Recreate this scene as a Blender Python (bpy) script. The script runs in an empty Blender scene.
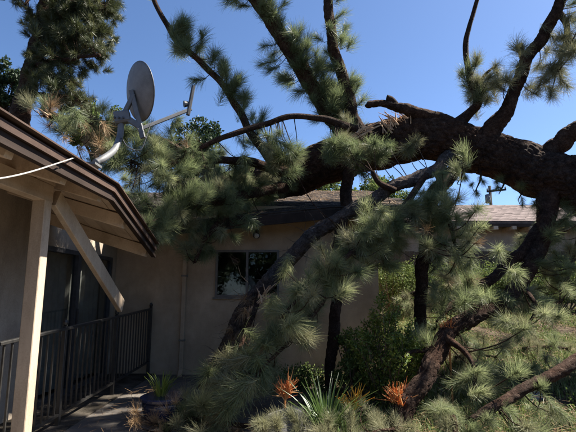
import bpy, math
import numpy as np
from mathutils import Vector, Matrix, Quaternion

R = math.radians
scene = bpy.context.scene
col = scene.collection

# ------------------------------------------------------------------ camera
EYE = 1.45
PITCH = R(9.5)
FPX = 448.0                       # focal length in photograph pixels (576 wide)
cam_data = bpy.data.cameras.new('camera')
cam_data.sensor_width = 36.0
cam_data.lens = 36.0 * FPX / 576.0
cam_data.clip_start = 0.05
cam_data.clip_end = 3000
cam = bpy.data.objects.new('camera', cam_data)
col.objects.link(cam)
cam.location = (0, 0, EYE)
cam.rotation_euler = (R(90) + PITCH, 0, 0)
scene.camera = cam

# ------------------------------------------------------------------ light
SUN_AZ, SUN_EL = R(72), R(51)     # azimuth clockwise from the view direction (+Y)
world = bpy.data.worlds.new('World')
scene.world = world
world.use_nodes = True
wn = world.node_tree.nodes
sky = wn.new('ShaderNodeTexSky')
sky.sky_type = 'NISHITA'
sky.sun_disc = False
sky.sun_elevation = SUN_EL
sky.sun_rotation = SUN_AZ
sky.altitude = 200
sky.air_density = 0.8
sky.dust_density = 0.7
sky.ozone_density = 7.0
bg = wn['Background']
bg.inputs['Strength'].default_value = 0.0575
world.node_tree.links.new(sky.outputs[0], bg.inputs['Color'])

sun_data = bpy.data.lights.new('sun', 'SUN')
sun_data.energy = 5.0
sun_data.angle = R(0.53)
sun_data.color = (1.0, 0.93, 0.82)
sun = bpy.data.objects.new('sun', sun_data)
col.objects.link(sun)
SUN_DIR = Vector((math.sin(SUN_AZ) * math.cos(SUN_EL), math.cos(SUN_AZ) * math.cos(SUN_EL), math.sin(SUN_EL)))
sun.rotation_euler = (-SUN_DIR).to_track_quat('-Z', 'Y').to_euler()
sun.location = (12, 10, 14)

scene.view_settings.view_transform = 'Standard'
scene.view_settings.look = 'None'
scene.view_settings.exposure = 1.85
scene.view_settings.gamma = 1.0
scene.render.engine = 'CYCLES'
scene.cycles.use_denoising = True
scene.cycles.max_bounces = 6
scene.cycles.transparent_max_bounces = 8
scene.cycles.caustics_reflective = False
scene.cycles.caustics_refractive = False
scene.cycles.sample_clamp_indirect = 6.0

# ------------------------------------------------------------------ helpers
rng = np.random.RandomState(11)

def at(px, py, D):
    """world point seen at photograph pixel (px, py) at horizontal distance D (metres along +Y)"""
    x = (px - 288.0) / FPX
    y = (216.0 - py) / FPX
    dy = math.cos(PITCH) - y * math.sin(PITCH)
    dz = math.sin(PITCH) + y * math.cos(PITCH)
    k = D / dy
    return np.array([x * k, D, EYE + dz * k])

def smooth(t):
    t = np.clip(t, 0, 1)
    return t * t * (3 - 2 * t)

def ground_h(x, y):
    x = np.asarray(x, float); y = np.asarray(y, float)
    side = smooth((x - 0.2) / 2.6)
    back = smooth((y - 14.5) / 3.0)
    rise = 0.135 * np.clip(y - 3.6, 0, 9.3)
    rise = rise * np.maximum(side, back)
    near = 0.06 * np.sin(x * 1.7 + 0.6) * np.sin(y * 1.3) * smooth((x + 0.8) / 1.0) + 0.03 * np.sin(x * 4.1 + y * 3.3) * smooth((x + 0.8) / 1.0)
    return rise + near - 0.03

def wloc(o):
    v = Vector((0, 0, 0))
    while o is not None:
        v += o.location
        o = o.parent
    return v

def mesh_from(name, verts, faces, mat=None, smooth_shade=False):
    me = bpy.data.meshes.new(name)
    verts = np.asarray(verts, np.float32)
    if isinstance(faces, np.ndarray):
        n, k = faces.shape
        me.vertices.add(len(verts)); me.vertices.foreach_set('co', verts.ravel())
        me.loops.add(n * k); me.loops.foreach_set('vertex_index', faces.astype(np.int32).ravel())
        me.polygons.add(n)
        me.polygons.foreach_set('loop_start', np.arange(0, n * k, k, dtype=np.int32))
        me.polygons.foreach_set('loop_total', np.full(n, k, np.int32))
        me.update(calc_edges=True)
    else:
        me.from_pydata(verts.tolist(), [], faces)
        me.update()
    if smooth_shade:
        me.polygons.foreach_set('use_smooth', np.ones(len(me.polygons), bool))
    if mat: me.materials.append(mat)
    return me

def link(name, me, parent=None, loc=None):
    o = bpy.data.objects.new(name, me)
    col.objects.link(o)
    if parent is not None: o.parent = parent
    if loc is not None: o.location = loc
    return o

def thing(name, label, cat, loc=(0, 0, 0), group=None):
    o = bpy.data.objects.new(name, None)
    col.objects.link(o)
    o.location = loc
    o.empty_display_size = 0.2
    return tag(o, label, cat, group)

def tag(o, label=None, cat=None, group=None, kind=None):
    if label: o['label'] = label
    if cat: o['category'] = cat
    if group: o['group'] = group
    if kind: o['kind'] = kind
    return o

def part(name, geo, mat, parent=None, smooth_shade=False, kind=None, label=None):
    """geo = (verts, faces) in WORLD coordinates"""
    v, f = geo
    v = np.asarray(v, float)
    if parent is not None:
        v = v - np.array(wloc(parent))
    o = link(name, mesh_from(name, v, f, mat, smooth_shade), parent)
    if kind: o['kind'] = kind
    if label: o['label'] = label
    return o

def join(geos):
    V, F, n = [], [], 0
    for v, f in geos:
        v = np.asarray(v, float)
        V.append(v)
        if isinstance(f, np.ndarray): f = f.tolist()
        F.extend([[i + n for i in q] for q in f])
        n += len(v)
    return np.concatenate(V), F

def box(x0, x1, y0, y1, z0, z1):
    v = [(x0, y0, z0), (x1, y0, z0), (x1, y1, z0), (x0, y1, z0), (x0, y0, z1), (x1, y0, z1), (x1, y1, z1), (x0, y1, z1)]
    f = [[0, 3, 2, 1], [4, 5, 6, 7], [0, 1, 5, 4], [1, 2, 6, 5], [2, 3, 7, 6], [3, 0, 4, 7]]
    return np.array(v, float), f

def beam(a, b, w, h, up=(0, 0, 1), bev=0.0):
    """rectangular bar from a to b, w across, h along up; chamfered if bev"""
    a = np.array(a, float); b = np.array(b, float)
    d = (b - a) / np.linalg.norm(b - a)
    up = np.array(up, float)
    s = np.cross(d, up); s /= np.linalg.norm(s)
    u = np.cross(s, d)
    w2, h2 = w / 2, h / 2
    if bev > 0:
        prof = [(-w2 + bev, -h2), (w2 - bev, -h2), (w2, -h2 + bev), (w2, h2 - bev), (w2 - bev, h2), (-w2 + bev, h2), (-w2, h2 - bev), (-w2, -h2 + bev)]
    else:
        prof = [(-w2, -h2), (w2, -h2), (w2, h2), (-w2, h2)]
    n = len(prof)
    v = [a + s * p[0] + u * p[1] for p in prof] + [b + s * p[0] + u * p[1] for p in prof]
    f = [[i, (i + 1) % n, (i + 1) % n + n, i + n] for i in range(n)]
    f.append(list(range(n))[::-1]); f.append(list(range(n, 2 * n)))
    return np.array(v), f

def catmull(P, n):
    P = np.asarray(P, float)
    if len(P) == 2:
        t = np.linspace(0, 1, n)[:, None]
        return P[0] * (1 - t) + P[1] * t
    Q = np.vstack([2 * P[0] - P[1], P, 2 * P[-1] - P[-2]])
    seg = len(P) - 1
    t = np.linspace(0, seg, n)
    i = np.minimum(t.astype(int), seg - 1)
    u = (t - i)[:, None]
    p0, p1, p2, p3 = Q[i], Q[i + 1], Q[i + 2], Q[i + 3]
    return 0.5 * ((2 * p1) + (-p0 + p2) * u + (2 * p0 - 5 * p1 + 4 * p2 - p3) * u ** 2 + (-p0 + 3 * p1 - 3 * p2 + p3) * u ** 3)

def frames(P):
    T = np.gradient(P, axis=0)
    T /= np.linalg.norm(T, axis=1)[:, None] + 1e-9
    N = np.zeros_like(P)
    a = np.array([0, 0, 1.0]) if abs(T[0][2]) < 0.9 else np.array([1.0, 0, 0])
    n = a - T[0] * a.dot(T[0]); n /= np.linalg.norm(n)
    N[0] = n
    for k in range(1, len(P)):
        n = n - T[k] * n.dot(T[k]); n /= np.linalg.norm(n) + 1e-9
        N[k] = n
    return T, N, np.cross(T, N)

def hash2(i, j, s):
    h = np.sin(i * 127.1 + j * 311.7 + s * 74.7) * 43758.5453
    return h - np.floor(h)

def bark_relief(ang, s, rad, seed):
    """plated bark: 0 in the furrows, up to 1 on the plates"""
    cell = 0.075 if rad > 0.25 else 0.055
    na = max(4, int(round(2 * math.pi * rad / cell)))
    u = ang / (2 * math.pi) * na
    v = s / (cell * 2.0)
    iu, iv = np.floor(u), np.floor(v)
    f1 = np.full(u.shape, 9.0); f2 = np.full(u.shape, 9.0)
    for di in (-1, 0, 1):
        for dj in (-1, 0, 1):
            ci, cj = iu + di, iv + dj
            cw = np.mod(ci, na)
            d = np.hypot(ci + hash2(cw, cj, seed) - u, cj + hash2(cw, cj, seed + 5) - v)
            nf1 = np.minimum(f1, d)
            f2 = np.minimum(f2, np.maximum(f1, d))
            f1 = nf1
    return np.clip((f2 - f1) / 0.35, 0, 1)

def tube(P, rad, sides=8, relief=0.0, seed=0, cap=True, lumpy=0.0):
    P = np.asarray(P, float); rad = np.broadcast_to(np.asarray(rad, float), (len(P),))
    T, N, B = frames(P)
    n = len(P)
    a = np.linspace(0, 2 * math.pi, sides, endpoint=False)
    s = np.concatenate([[0], np.cumsum(np.linalg.norm(np.diff(P, axis=0), axis=1))])
    A, S = np.meshgrid(a, s)
    r = np.repeat(rad[:, None], sides, 1)
    if lumpy:
        r = r * (1 + lumpy * (np.sin(S * 3.1 + A + seed) * 0.5 + np.sin(S * 7.3 + 2 * A + seed * 2) * 0.35 + np.sin(S * 17 + 3 * A + seed * 3) * 0.25))
    if relief:
        r = r + relief * (bark_relief(A, S, float(rad.mean()), seed) - 0.6)
    V = P[:, None, :] + N[:, None, :] * (np.cos(A) * r)[..., None] + B[:, None, :] * (np.sin(A) * r)[..., None]
    V = V.reshape(-1, 3)
    k = np.arange(n - 1)[:, None] * sides
    j = np.arange(sides)[None, :]
    jn = (j + 1) % sides
    F = np.stack([k + j, k + jn, k + jn + sides, k + j + sides], -1).reshape(-1, 4)
    if cap:
        F = F.tolist()
        c0, c1 = len(V), len(V) + 1
        V = np.vstack([V, P[0], P[-1]])
        F += [[c0, int(x), int(y)] for x, y in zip((np.arange(sides) + 1) % sides, np.arange(sides))]
        o = (n - 1) * sides
        F += [[c1, o + int(x), o + int(y)] for x, y in zip(np.arange(sides), (np.arange(sides) + 1) % sides)]
    return V, F

# ------------------------------------------------------------------ materials
def new_mat(name):
    m = bpy.data.materials.new(name)
    m.use_nodes = True
    nt = m.node_tree
    return m, nt, nt.nodes, nt.links, nt.nodes['Principled BSDF']

def pmat(name, c1, c2, scale=6.0, rough=0.8, bump=0.3, bscale=None, stretch=(1, 1, 1), detail=6, spec=0.3, c3=None, metal=0.0, lo=0.35, hi=0.65, per_obj=0.0, bdist=0.01, stain=0.0):
    m, nt, N, L, b = new_mat(name)
    tc = N.new('ShaderNodeTexCoord'); mp = N.new('ShaderNodeMapping')
    mp.inputs['Scale'].default_value = stretch
    L.new(tc.outputs['Object'], mp.inputs['Vector'])
    n1 = N.new('ShaderNodeTexNoise'); n1.inputs['Scale'].default_value = scale; n1.inputs['Detail'].default_value = detail
    n1.inputs['Roughness'].default_value = 0.65
    L.new(mp.outputs[0], n1.inputs['Vector'])
    r = N.new('ShaderNodeValToRGB')
    r.color_ramp.elements[0].position = lo; r.color_ramp.elements[0].color = (*c1, 1)
    r.color_ramp.elements[1].position = hi; r.color_ramp.elements[1].color = (*c2, 1)
    if c3 is not None:
        e = r.color_ramp.elements.new((lo + hi) / 2); e.color = (*c3, 1)
    L.new(n1.outputs['Fac'], r.inputs['Fac'])
    src = r.outputs['Color']
    if stain:
        mp2 = N.new('ShaderNodeMapping'); mp2.inputs['Scale'].default_value = (1.6, 1.6, 0.7)
        L.new(tc.outputs['Object'], mp2.inputs['Vector'])
        n3 = N.new('ShaderNodeTexNoise'); n3.inputs['Scale'].default_value = 1.3; n3.inputs['Detail'].default_value = 9; n3.inputs['Roughness'].default_value = 0.7
        L.new(mp2.outputs[0], n3.inputs['Vector'])
        n4 = N.new('ShaderNodeTexNoise'); n4.inputs['Scale'].default_value = 70; n4.inputs['Detail'].default_value = 3
        L.new(tc.outputs['Object'], n4.inputs['Vector'])
        ad = N.new('ShaderNodeMath'); ad.operation = 'MULTIPLY_ADD'; ad.inputs[1].default_value = 0.35
        L.new(n4.outputs['Fac'], ad.inputs[0]); L.new(n3.outputs['Fac'], ad.inputs[2])
        r3 = N.new('ShaderNodeValToRGB')
        r3.color_ramp.elements[0].position = 0.5; r3.color_ramp.elements[0].color = (1 - stain, 1 - stain * 1.05, 1 - stain * 1.15, 1)
        r3.color_ramp.elements[1].position = 0.74; r3.color_ramp.elements[1].color = (1, 1, 1, 1)
        L.new(ad.outputs[0], r3.inputs['Fac'])
        ms = N.new('ShaderNodeMixRGB'); ms.blend_type = 'MULTIPLY'; ms.inputs[0].default_value = 1.0
        L.new(src, ms.inputs[1]); L.new(r3.outputs[0], ms.inputs[2])
        src = ms.outputs[0]
    if per_obj:
        oi = N.new('ShaderNodeObjectInfo'); mr = N.new('ShaderNodeMapRange')
        mr.inputs['To Min'].default_value = 1 - per_obj; mr.inputs['To Max'].default_value = 1 + per_obj
        L.new(oi.outputs['Random'], mr.inputs['Value'])
        hs = N.new('ShaderNodeHueSaturation')
        L.new(mr.outputs[0], hs.inputs['Value']); L.new(src, hs.inputs['Color'])
        src = hs.outputs['Color']
    L.new(src, b.inputs['Base Color'])
    b.inputs['Roughness'].default_value = rough
    b.inputs['Specular IOR Level'].default_value = spec
    b.inputs['Metallic'].default_value = metal
    if bump:
        n2 = N.new('ShaderNodeTexNoise'); n2.inputs['Scale'].default_value = bscale or scale * 4; n2.inputs['Detail'].default_value = 8
        L.new(mp.outputs[0], n2.inputs['Vector'])
        bp = N.new('ShaderNodeBump'); bp.inputs['Strength'].default_value = bump; bp.inputs['Distance'].default_value = bdist
        L.new(n2.outputs['Fac'], bp.inputs['Height']); L.new(bp.outputs[0], b.inputs['Normal'])
    return m

def leaf_mat(name, cols, rough=0.45, trans=0.25, spec=0.4, obj_var=True):
    """foliage: colour differs by leaf (island) and by tuft (object), some light passes through"""
    m, nt, N, L, b = new_mat(name)
    g = N.new('ShaderNodeNewGeometry')
    r = N.new('ShaderNodeValToRGB')
    els = r.color_ramp.elements
    els[0].position = 0; els[0].color = (*cols[0], 1)
    els[1].position = 1; els[1].color = (*cols[-1], 1)
    for k, c in enumerate(cols[1:-1]):
        e = els.new((k + 1) / (len(cols) - 1)); e.color = (*c, 1)
    if obj_var:
        oi = N.new('ShaderNodeObjectInfo')
        mx = N.new('ShaderNodeMath'); mx.operation = 'MULTIPLY'; mx.inputs[1].default_value = 0.55
        L.new(g.outputs['Random Per Island'], mx.inputs[0])
        ad = N.new('ShaderNodeMath'); ad.operation = 'MULTIPLY_ADD'; ad.inputs[1].default_value = 0.45
        L.new(oi.outputs['Random'], ad.inputs[0]); L.new(mx.outputs[0], ad.inputs[2])
        L.new(ad.outputs[0], r.inputs['Fac'])
    else:
        L.new(g.outputs['Random Per Island'], r.inputs['Fac'])
    L.new(r.outputs[0], b.inputs['Base Color'])
    b.inputs['Roughness'].default_value = rough
    b.inputs['Specular IOR Level'].default_value = spec
    tr = N.new('ShaderNodeBsdfTranslucent')
    L.new(r.outputs[0], tr.inputs['Color'])
    mix = N.new('ShaderNodeMixShader'); mix.inputs[0].default_value = trans
    L.new(b.outputs[0], mix.inputs[1]); L.new(tr.outputs[0], mix.inputs[2])
    L.new(mix.outputs[0], N['Material Output'].inputs['Surface'])
    return m

def bark_mat(name, cols, scale=1.0):
    m, nt, N, L, b = new_mat(name)
    tc = N.new('ShaderNodeTexCoord')
    n0 = N.new('ShaderNodeTexNoise'); n0.inputs['Scale'].default_value = 9 * scale; n0.inputs['Detail'].default_value = 8; n0.inputs['Roughness'].default_value = 0.7
    L.new(tc.outputs['Object'], n0.inputs['Vector'])
    v = N.new('ShaderNodeTexVoronoi'); v.inputs['Scale'].default_value = 26 * scale; v.feature = 'DISTANCE_TO_EDGE'
    mixv = N.new('ShaderNodeMixRGB'); mixv.inputs[0].default_value = 0.12
    L.new(tc.outputs['Object'], mixv.inputs[1]); L.new(n0.outputs['Color'], mixv.inputs[2])
    L.new(mixv.outputs[0], v.inputs['Vector'])
    r = N.new('ShaderNodeValToRGB')
    els = r.color_ramp.elements
    els[0].position = 0.3; els[0].color = (*cols[0], 1)
    els[1].position = 0.72; els[1].color = (*cols[2], 1)
    e = els.new(0.5); e.color = (*cols[1], 1)
    L.new(n0.outputs['Fac'], r.inputs['Fac'])
    n5 = N.new('ShaderNodeTexNoise'); n5.inputs['Scale'].default_value = 2.2; n5.inputs['Detail'].default_value = 5
    L.new(tc.outputs['Object'], n5.inputs['Vector'])
    r5 = N.new('ShaderNodeValToRGB'); r5.color_ramp.elements[0].position = 0.35; r5.color_ramp.elements[0].color = (1.12, 0.95, 0.84, 1)
    r5.color_ramp.elements[1].position = 0.65; r5.color_ramp.elements[1].color = (0.85, 0.92, 0.98, 1)
    L.new(n5.outputs['Fac'], r5.inputs['Fac'])
    m5 = N.new('ShaderNodeMixRGB'); m5.blend_type = 'MULTIPLY'; m5.inputs[0].default_value = 1.0
    L.new(r.outputs[0], m5.inputs[1]); L.new(r5.outputs[0], m5.inputs[2])
    mul = N.new('ShaderNodeMixRGB'); mul.blend_type = 'MULTIPLY'; mul.inputs[0].default_value = 0.7
    rr = N.new('ShaderNodeValToRGB'); rr.color_ramp.elements[0].color = (0.3, 0.22, 0.18, 1); rr.color_ramp.elements[1].position = 0.16
    L.new(v.outputs['Distance'], rr.inputs['Fac'])
    L.new(m5.outputs[0], mul.inputs[1]); L.new(rr.outputs[0], mul.inputs[2])
    L.new(mul.outputs[0], b.inputs['Base Color'])
    b.inputs['Roughness'].default_value = 0.92; b.inputs['Specular IOR Level'].default_value = 0.12
    n2 = N.new('ShaderNodeTexNoise'); n2.inputs['Scale'].default_value = 60 * scale; n2.inputs['Detail'].default_value = 6
    L.new(tc.outputs['Object'], n2.inputs['Vector'])
    ad = N.new('ShaderNodeMath'); ad.operation = 'MULTIPLY_ADD'; ad.inputs[1].default_value = 2.0
    L.new(v.outputs['Distance'], ad.inputs[0]); L.new(n2.outputs['Fac'], ad.inputs[2])
    bp = N.new('ShaderNodeBump'); bp.inputs['Strength'].default_value = 1.0; bp.inputs['Distance'].default_value = 0.035
    L.new(ad.outputs[0], bp.inputs['Height']); L.new(bp.outputs[0], b.inputs['Normal'])
    return m

def glass_mat(name, tint=(0.82, 0.85, 0.86), trans=0.55):
    m, nt, N, L, b = new_mat(name)
    N.remove(b)
    gl = N.new('ShaderNodeBsdfGlossy'); gl.inputs['Roughness'].default_value = 0.02; gl.inputs['Color'].default_value = (0.9, 0.93, 0.95, 1)
    tp = N.new('ShaderNodeBsdfTransparent'); tp.inputs['Color'].default_value = (*tint, 1)
    fr = N.new('ShaderNodeFresnel'); fr.inputs['IOR'].default_value = 1.45
    geo = N.new('ShaderNodeNewGeometry'); mr = N.new('ShaderNodeMapRange')
    mr.inputs['To Min'].default_value = 1.45; mr.inputs['To Max'].default_value = 1 / 1.45
    L.new(geo.outputs['Backfacing'], mr.inputs['Value']); L.new(mr.outputs[0], fr.inputs['IOR'])
    n = N.new('ShaderNodeTexNoise'); n.inputs['Scale'].default_value = 2.5
    bp = N.new('ShaderNodeBump'); bp.inputs['Strength'].default_value = 0.05; bp.inputs['Distance'].default_value = 0.02
    L.new(n.outputs['Fac'], bp.inputs['Height']); L.new(bp.outputs[0], gl.inputs['Normal'])
    mix = N.new('ShaderNodeMixShader')
    L.new(fr.outputs[0], mix.inputs[0]); L.new(tp.outputs[0], mix.inputs[1]); L.new(gl.outputs[0], mix.inputs[2])
    L.new(mix.outputs[0], N['Material Output'].inputs['Surface'])
    return m

M = {}
M['stucco'] = pmat('stucco', (0.33, 0.245, 0.165), (0.48, 0.365, 0.25), 1.6, 0.95, 0.5, 120, spec=0.1, bdist=0.006, stain=0.2)
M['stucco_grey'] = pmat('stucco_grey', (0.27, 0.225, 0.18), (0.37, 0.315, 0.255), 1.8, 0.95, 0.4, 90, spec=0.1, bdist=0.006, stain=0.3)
M['taupe'] = pmat('taupe_paint', (0.38, 0.295, 0.215), (0.48, 0.385, 0.285), 5, 0.7, 0.3, 50, stretch=(1, 1, 0.15), spec=0.25, bdist=0.004, stain=0.3)
M['soffit'] = pmat('soffit_paint', (0.44, 0.34, 0.245), (0.58, 0.46, 0.345), 4, 0.85, 0.3, 45, stretch=(1, 0.12, 1), spec=0.15, per_obj=0.12, bdist=0.004, stain=0.3)
M['brown'] = pmat('brown_fascia', (0.022, 0.014, 0.011), (0.042, 0.028, 0.022), 6, 0.75, 0.35, 40, stretch=(1, 0.15, 1), spec=0.2, bdist=0.004, stain=0.4)
M['brown2'] = pmat('brown_trim', (0.045, 0.028, 0.022), (0.085, 0.055, 0.043), 6, 0.7, 0.35, 40, stretch=(1, 0.15, 1), spec=0.2, bdist=0.004, stain=0.4)
M['shingle'] = pmat('asphalt_shingle', (0.028, 0.023, 0.021), (0.062, 0.052, 0.046), 9, 0.95, 0.6, 140, spec=0.1, per_obj=0.2)
M['shingle_pink'] = pmat('weathered_shingle', (0.095, 0.075, 0.070), (0.165, 0.132, 0.124), 7, 0.95, 0.5, 120, spec=0.1, per_obj=0.25)
M['iron'] = pmat('black_iron', (0.012, 0.012, 0.012), (0.03, 0.028, 0.026), 12, 0.45, 0.25, 80, spec=0.5, bdist=0.002)
M['grey_metal'] = pmat('grey_painted_metal', (0.09, 0.092, 0.096), (0.14, 0.143, 0.148), 8, 0.55, 0.1, 60, spec=0.4, bdist=0.002, stain=0.25)
M['dish_grey'] = pmat('dish_grey', (0.13, 0.12, 0.112), (0.19, 0.178, 0.165), 5, 0.6, 0.1, 40, spec=0.35, bdist=0.002, stain=0.25)
M['dark_metal'] = pmat('dark_metal', (0.03, 0.03, 0.032), (0.06, 0.06, 0.065), 10, 0.5, 0.15, 60, spec=0.4, bdist=0.002)
M['alum'] = pmat('bronze_aluminium', (0.10, 0.088, 0.075), (0.16, 0.142, 0.12), 10, 0.5, 0.1, 60, spec=0.4, bdist=0.002)
M['cable'] = pmat('white_cable', (0.34, 0.32, 0.29), (0.46, 0.44, 0.40), 10, 0.5, 0.1, spec=0.4, bdist=0.001)
M['glass'] = glass_mat('window_glass')
M['curtain'] = pmat('pale_fabric', (0.17, 0.155, 0.135), (0.26, 0.24, 0.21), 6, 0.9, 0.3, 60, spec=0.1)
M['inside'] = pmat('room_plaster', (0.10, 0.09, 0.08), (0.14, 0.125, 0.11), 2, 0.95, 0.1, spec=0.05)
M['bark'] = bark_mat('pine_bark', [(0.030, 0.019, 0.013), (0.085, 0.052, 0.038), (0.17, 0.118, 0.090)])
M['bark_grey'] = bark_mat('grey_pine_bark', [(0.06, 0.052, 0.048), (0.17, 0.15, 0.138), (0.34, 0.31, 0.285)], 1.3)
M['wood_raw'] = pmat('split_wood', (0.33, 0.19, 0.105), (0.56, 0.39, 0.25), 14, 0.8, 0.6, 60, stretch=(1, 0.3, 1), spec=0.15)
M['twig'] = pmat('dry_twig', (0.07, 0.05, 0.038), (0.17, 0.13, 0.10), 20, 0.9, 0.4, 80, spec=0.1)
M['needle'] = leaf_mat('pine_needles', [(0.088, 0.118, 0.058), (0.145, 0.180, 0.085), (0.20, 0.235, 0.112), (0.28, 0.30, 0.155), (0.40, 0.39, 0.24)], 0.45, 0.47, 0.35)
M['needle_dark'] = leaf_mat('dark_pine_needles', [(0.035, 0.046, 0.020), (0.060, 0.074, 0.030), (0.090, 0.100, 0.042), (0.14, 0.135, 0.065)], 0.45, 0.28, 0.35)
M['needle_dead'] = leaf_mat('dry_needles', [(0.20, 0.12, 0.06), (0.30, 0.20, 0.11), (0.38, 0.29, 0.18)], 0.6, 0.2, 0.3)
M['needle_pale'] = leaf_mat('paling_needles', [(0.14, 0.15, 0.08), (0.22, 0.22, 0.12), (0.30, 0.28, 0.17)], 0.6, 0.3, 0.25)
M['soil'] = pmat('garden_soil', (0.028, 0.021, 0.015), (0.10, 0.080, 0.057), 3.0, 0.98, 0.9, 30, spec=0.05, c3=(0.055, 0.042, 0.030), bdist=0.03)
M['concrete'] = pmat('worn_concrete', (0.12, 0.108, 0.092), (0.21, 0.19, 0.165), 2.2, 0.95, 0.4, 60, spec=0.1, bdist=0.006)
M['walk'] = pmat('dirty_walk', (0.03, 0.026, 0.021), (0.105, 0.09, 0.075), 3.5, 0.97, 0.7, 45, spec=0.05, c3=(0.06, 0.052, 0.042), bdist=0.012)
M['rock'] = pmat('grey_rock', (0.085, 0.085, 0.09), (0.19, 0.185, 0.18), 5, 0.95, 0.7, 25, spec=0.1, stain=0.3)
M['grass'] = leaf_mat('ground_cover', [(0.09, 0.14, 0.036), (0.14, 0.195, 0.056), (0.20, 0.24, 0.085), (0.29, 0.29, 0.15)], 0.6, 0.25, 0.25, obj_var=False)
M['leaf_yellow'] = leaf_mat('yellow_green_leaves', [(0.07, 0.12, 0.022), (0.13, 0.19, 0.036), (0.21, 0.27, 0.055), (0.30, 0.33, 0.09)], 0.45, 0.45, 0.35, obj_var=False)
M['leaf_dark'] = leaf_mat('dark_green_leaves', [(0.018, 0.035, 0.016), (0.035, 0.06, 0.025), (0.06, 0.085, 0.035)], 0.5, 0.25, 0.3, obj_var=False)
M['leaf_mid'] = leaf_mat('hedge_leaves', [(0.06, 0.095, 0.027), (0.105, 0.15, 0.043), (0.18, 0.21, 0.065)], 0.6, 0.3, 0.15, obj_var=False)
M['strap'] = leaf_mat('strap_leaves', [(0.035, 0.065, 0.02), (0.065, 0.11, 0.03), (0.12, 0.17, 0.05)], 0.35, 0.25, 0.5)
M['orange'] = leaf_mat('orange_stems', [(0.52, 0.15, 0.05), (0.66, 0.26, 0.08), (0.55, 0.36, 0.17)], 0.5, 0.25, 0.35, obj_var=False)
M['yellow'] = leaf_mat('yellow_orange_leaves', [(0.60, 0.28, 0.03), (0.70, 0.42, 0.05), (0.45, 0.36, 0.07)], 0.5, 0.3, 0.3, obj_var=False)
M['blue_glaze'] = pmat('blue_glaze', (0.010, 0.014, 0.035), (0.018, 0.03, 0.085), 4, 0.18, 0.15, 20, spec=0.6, bdist=0.003)
M['fence_wood'] = pmat('dark_fence_wood', (0.045, 0.036, 0.030), (0.085, 0.07, 0.058), 6, 0.9, 0.4, 50, stretch=(1, 1, 0.1), spec=0.1, per_obj=0.25)
M['pole_wood'] = pmat('pole_wood', (0.02, 0.017, 0.015), (0.04, 0.034, 0.03), 5, 0.9, 0.3, 40, spec=0.1)

# ------------------------------------------------------------------ ground
xs = np.concatenate([np.linspace(-400, -14, 14), np.linspace(-12, 14, 131), np.linspace(16, 400, 14)])
ys = np.concatenate([np.linspace(-60, -2, 8), np.linspace(0, 20, 101), np.linspace(22, 60, 10), np.linspace(80, 900, 14)])
X, Y = np.meshgrid(xs, ys)
Z = ground_h(X, Y)
idx = np.arange(X.size).reshape(X.shape)
F = np.stack([idx[:-1, :-1], idx[:-1, 1:], idx[1:, 1:], idx[1:, :-1]], -1).reshape(-1, 4)
g = part('ground', (np.stack([X, Y, Z], -1).reshape(-1, 3), F), M['soil'], smooth_shade=True)
tag(g, kind='structure')

# porch slab and the strip of walk in front of it
v, f = box(-6.0, -2.28, 1.2, 7.98, -0.10, 0.06)
tag(part('porch_floor', (v, f), M['walk']), kind='structure')
v, f = box(-2.275, -1.75, 1.0, 7.98, -0.10, -0.005)
tag(part('walkway', (v, f), M['walk']), kind='structure')

# ------------------------------------------------------------------ the damaged house
house = thing('house', 'brown stucco ranch house crushed under the fallen pine', 'house', (-1.0, 8.0, 0.0))
WY = 8.0                 # front wall of the far wing
EZ = EYE + 1.40          # eave height of the far wing
XL, XR = -3.05, 1.6      # wing walls

# far wing: front wall round the window opening
w0 = at(216, 250, WY); w1 = at(279, 297, WY)
wx0, wx1, wz0, wz1 = w0[0], w1[0], w1[2], w0[2]
T = 0.18
wall_top = EZ + 0.12
fw = join([box(XL, wx0, WY, WY + T, -0.3, wall_top), box(wx1, XR, WY, WY + T, -0.3, wall_top),
           box(wx0, wx1, WY, WY + T, -0.3, wz0), box(wx0, wx1, WY, WY + T, wz1, wall_top)])
part('wall', fw, M['stucco'], house)
part('wall', box(XR - T, XR, WY + T, 14.4, -0.3, wall_top + 0.02), M['stucco'], house)
part('wall', box(-8.0, XR, 14.4, 14.58, -0.3, wall_top), M['stucco'], house)
part('wall', box(-8.2, -8.0, 0.6, 14.58, -0.3, wall_top), M['stucco'], house)
# porch-side wall of the left wing round the glass door opening
gy0, gy1, gz1 = 5.35, 7.80, 2.02
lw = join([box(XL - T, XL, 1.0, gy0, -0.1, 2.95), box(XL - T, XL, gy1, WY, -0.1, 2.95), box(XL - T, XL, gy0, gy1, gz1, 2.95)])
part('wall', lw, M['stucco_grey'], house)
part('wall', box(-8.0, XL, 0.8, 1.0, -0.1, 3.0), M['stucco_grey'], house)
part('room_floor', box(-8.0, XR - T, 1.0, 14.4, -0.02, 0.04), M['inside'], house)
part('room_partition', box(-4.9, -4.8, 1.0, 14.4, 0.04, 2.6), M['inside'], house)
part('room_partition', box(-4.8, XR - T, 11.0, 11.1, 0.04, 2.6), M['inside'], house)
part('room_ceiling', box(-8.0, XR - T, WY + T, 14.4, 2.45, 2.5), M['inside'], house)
part('room_ceiling', box(-8.0, XL - T, 1.0, WY + T, 2.52, 2.57), M['inside'], house)

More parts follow.
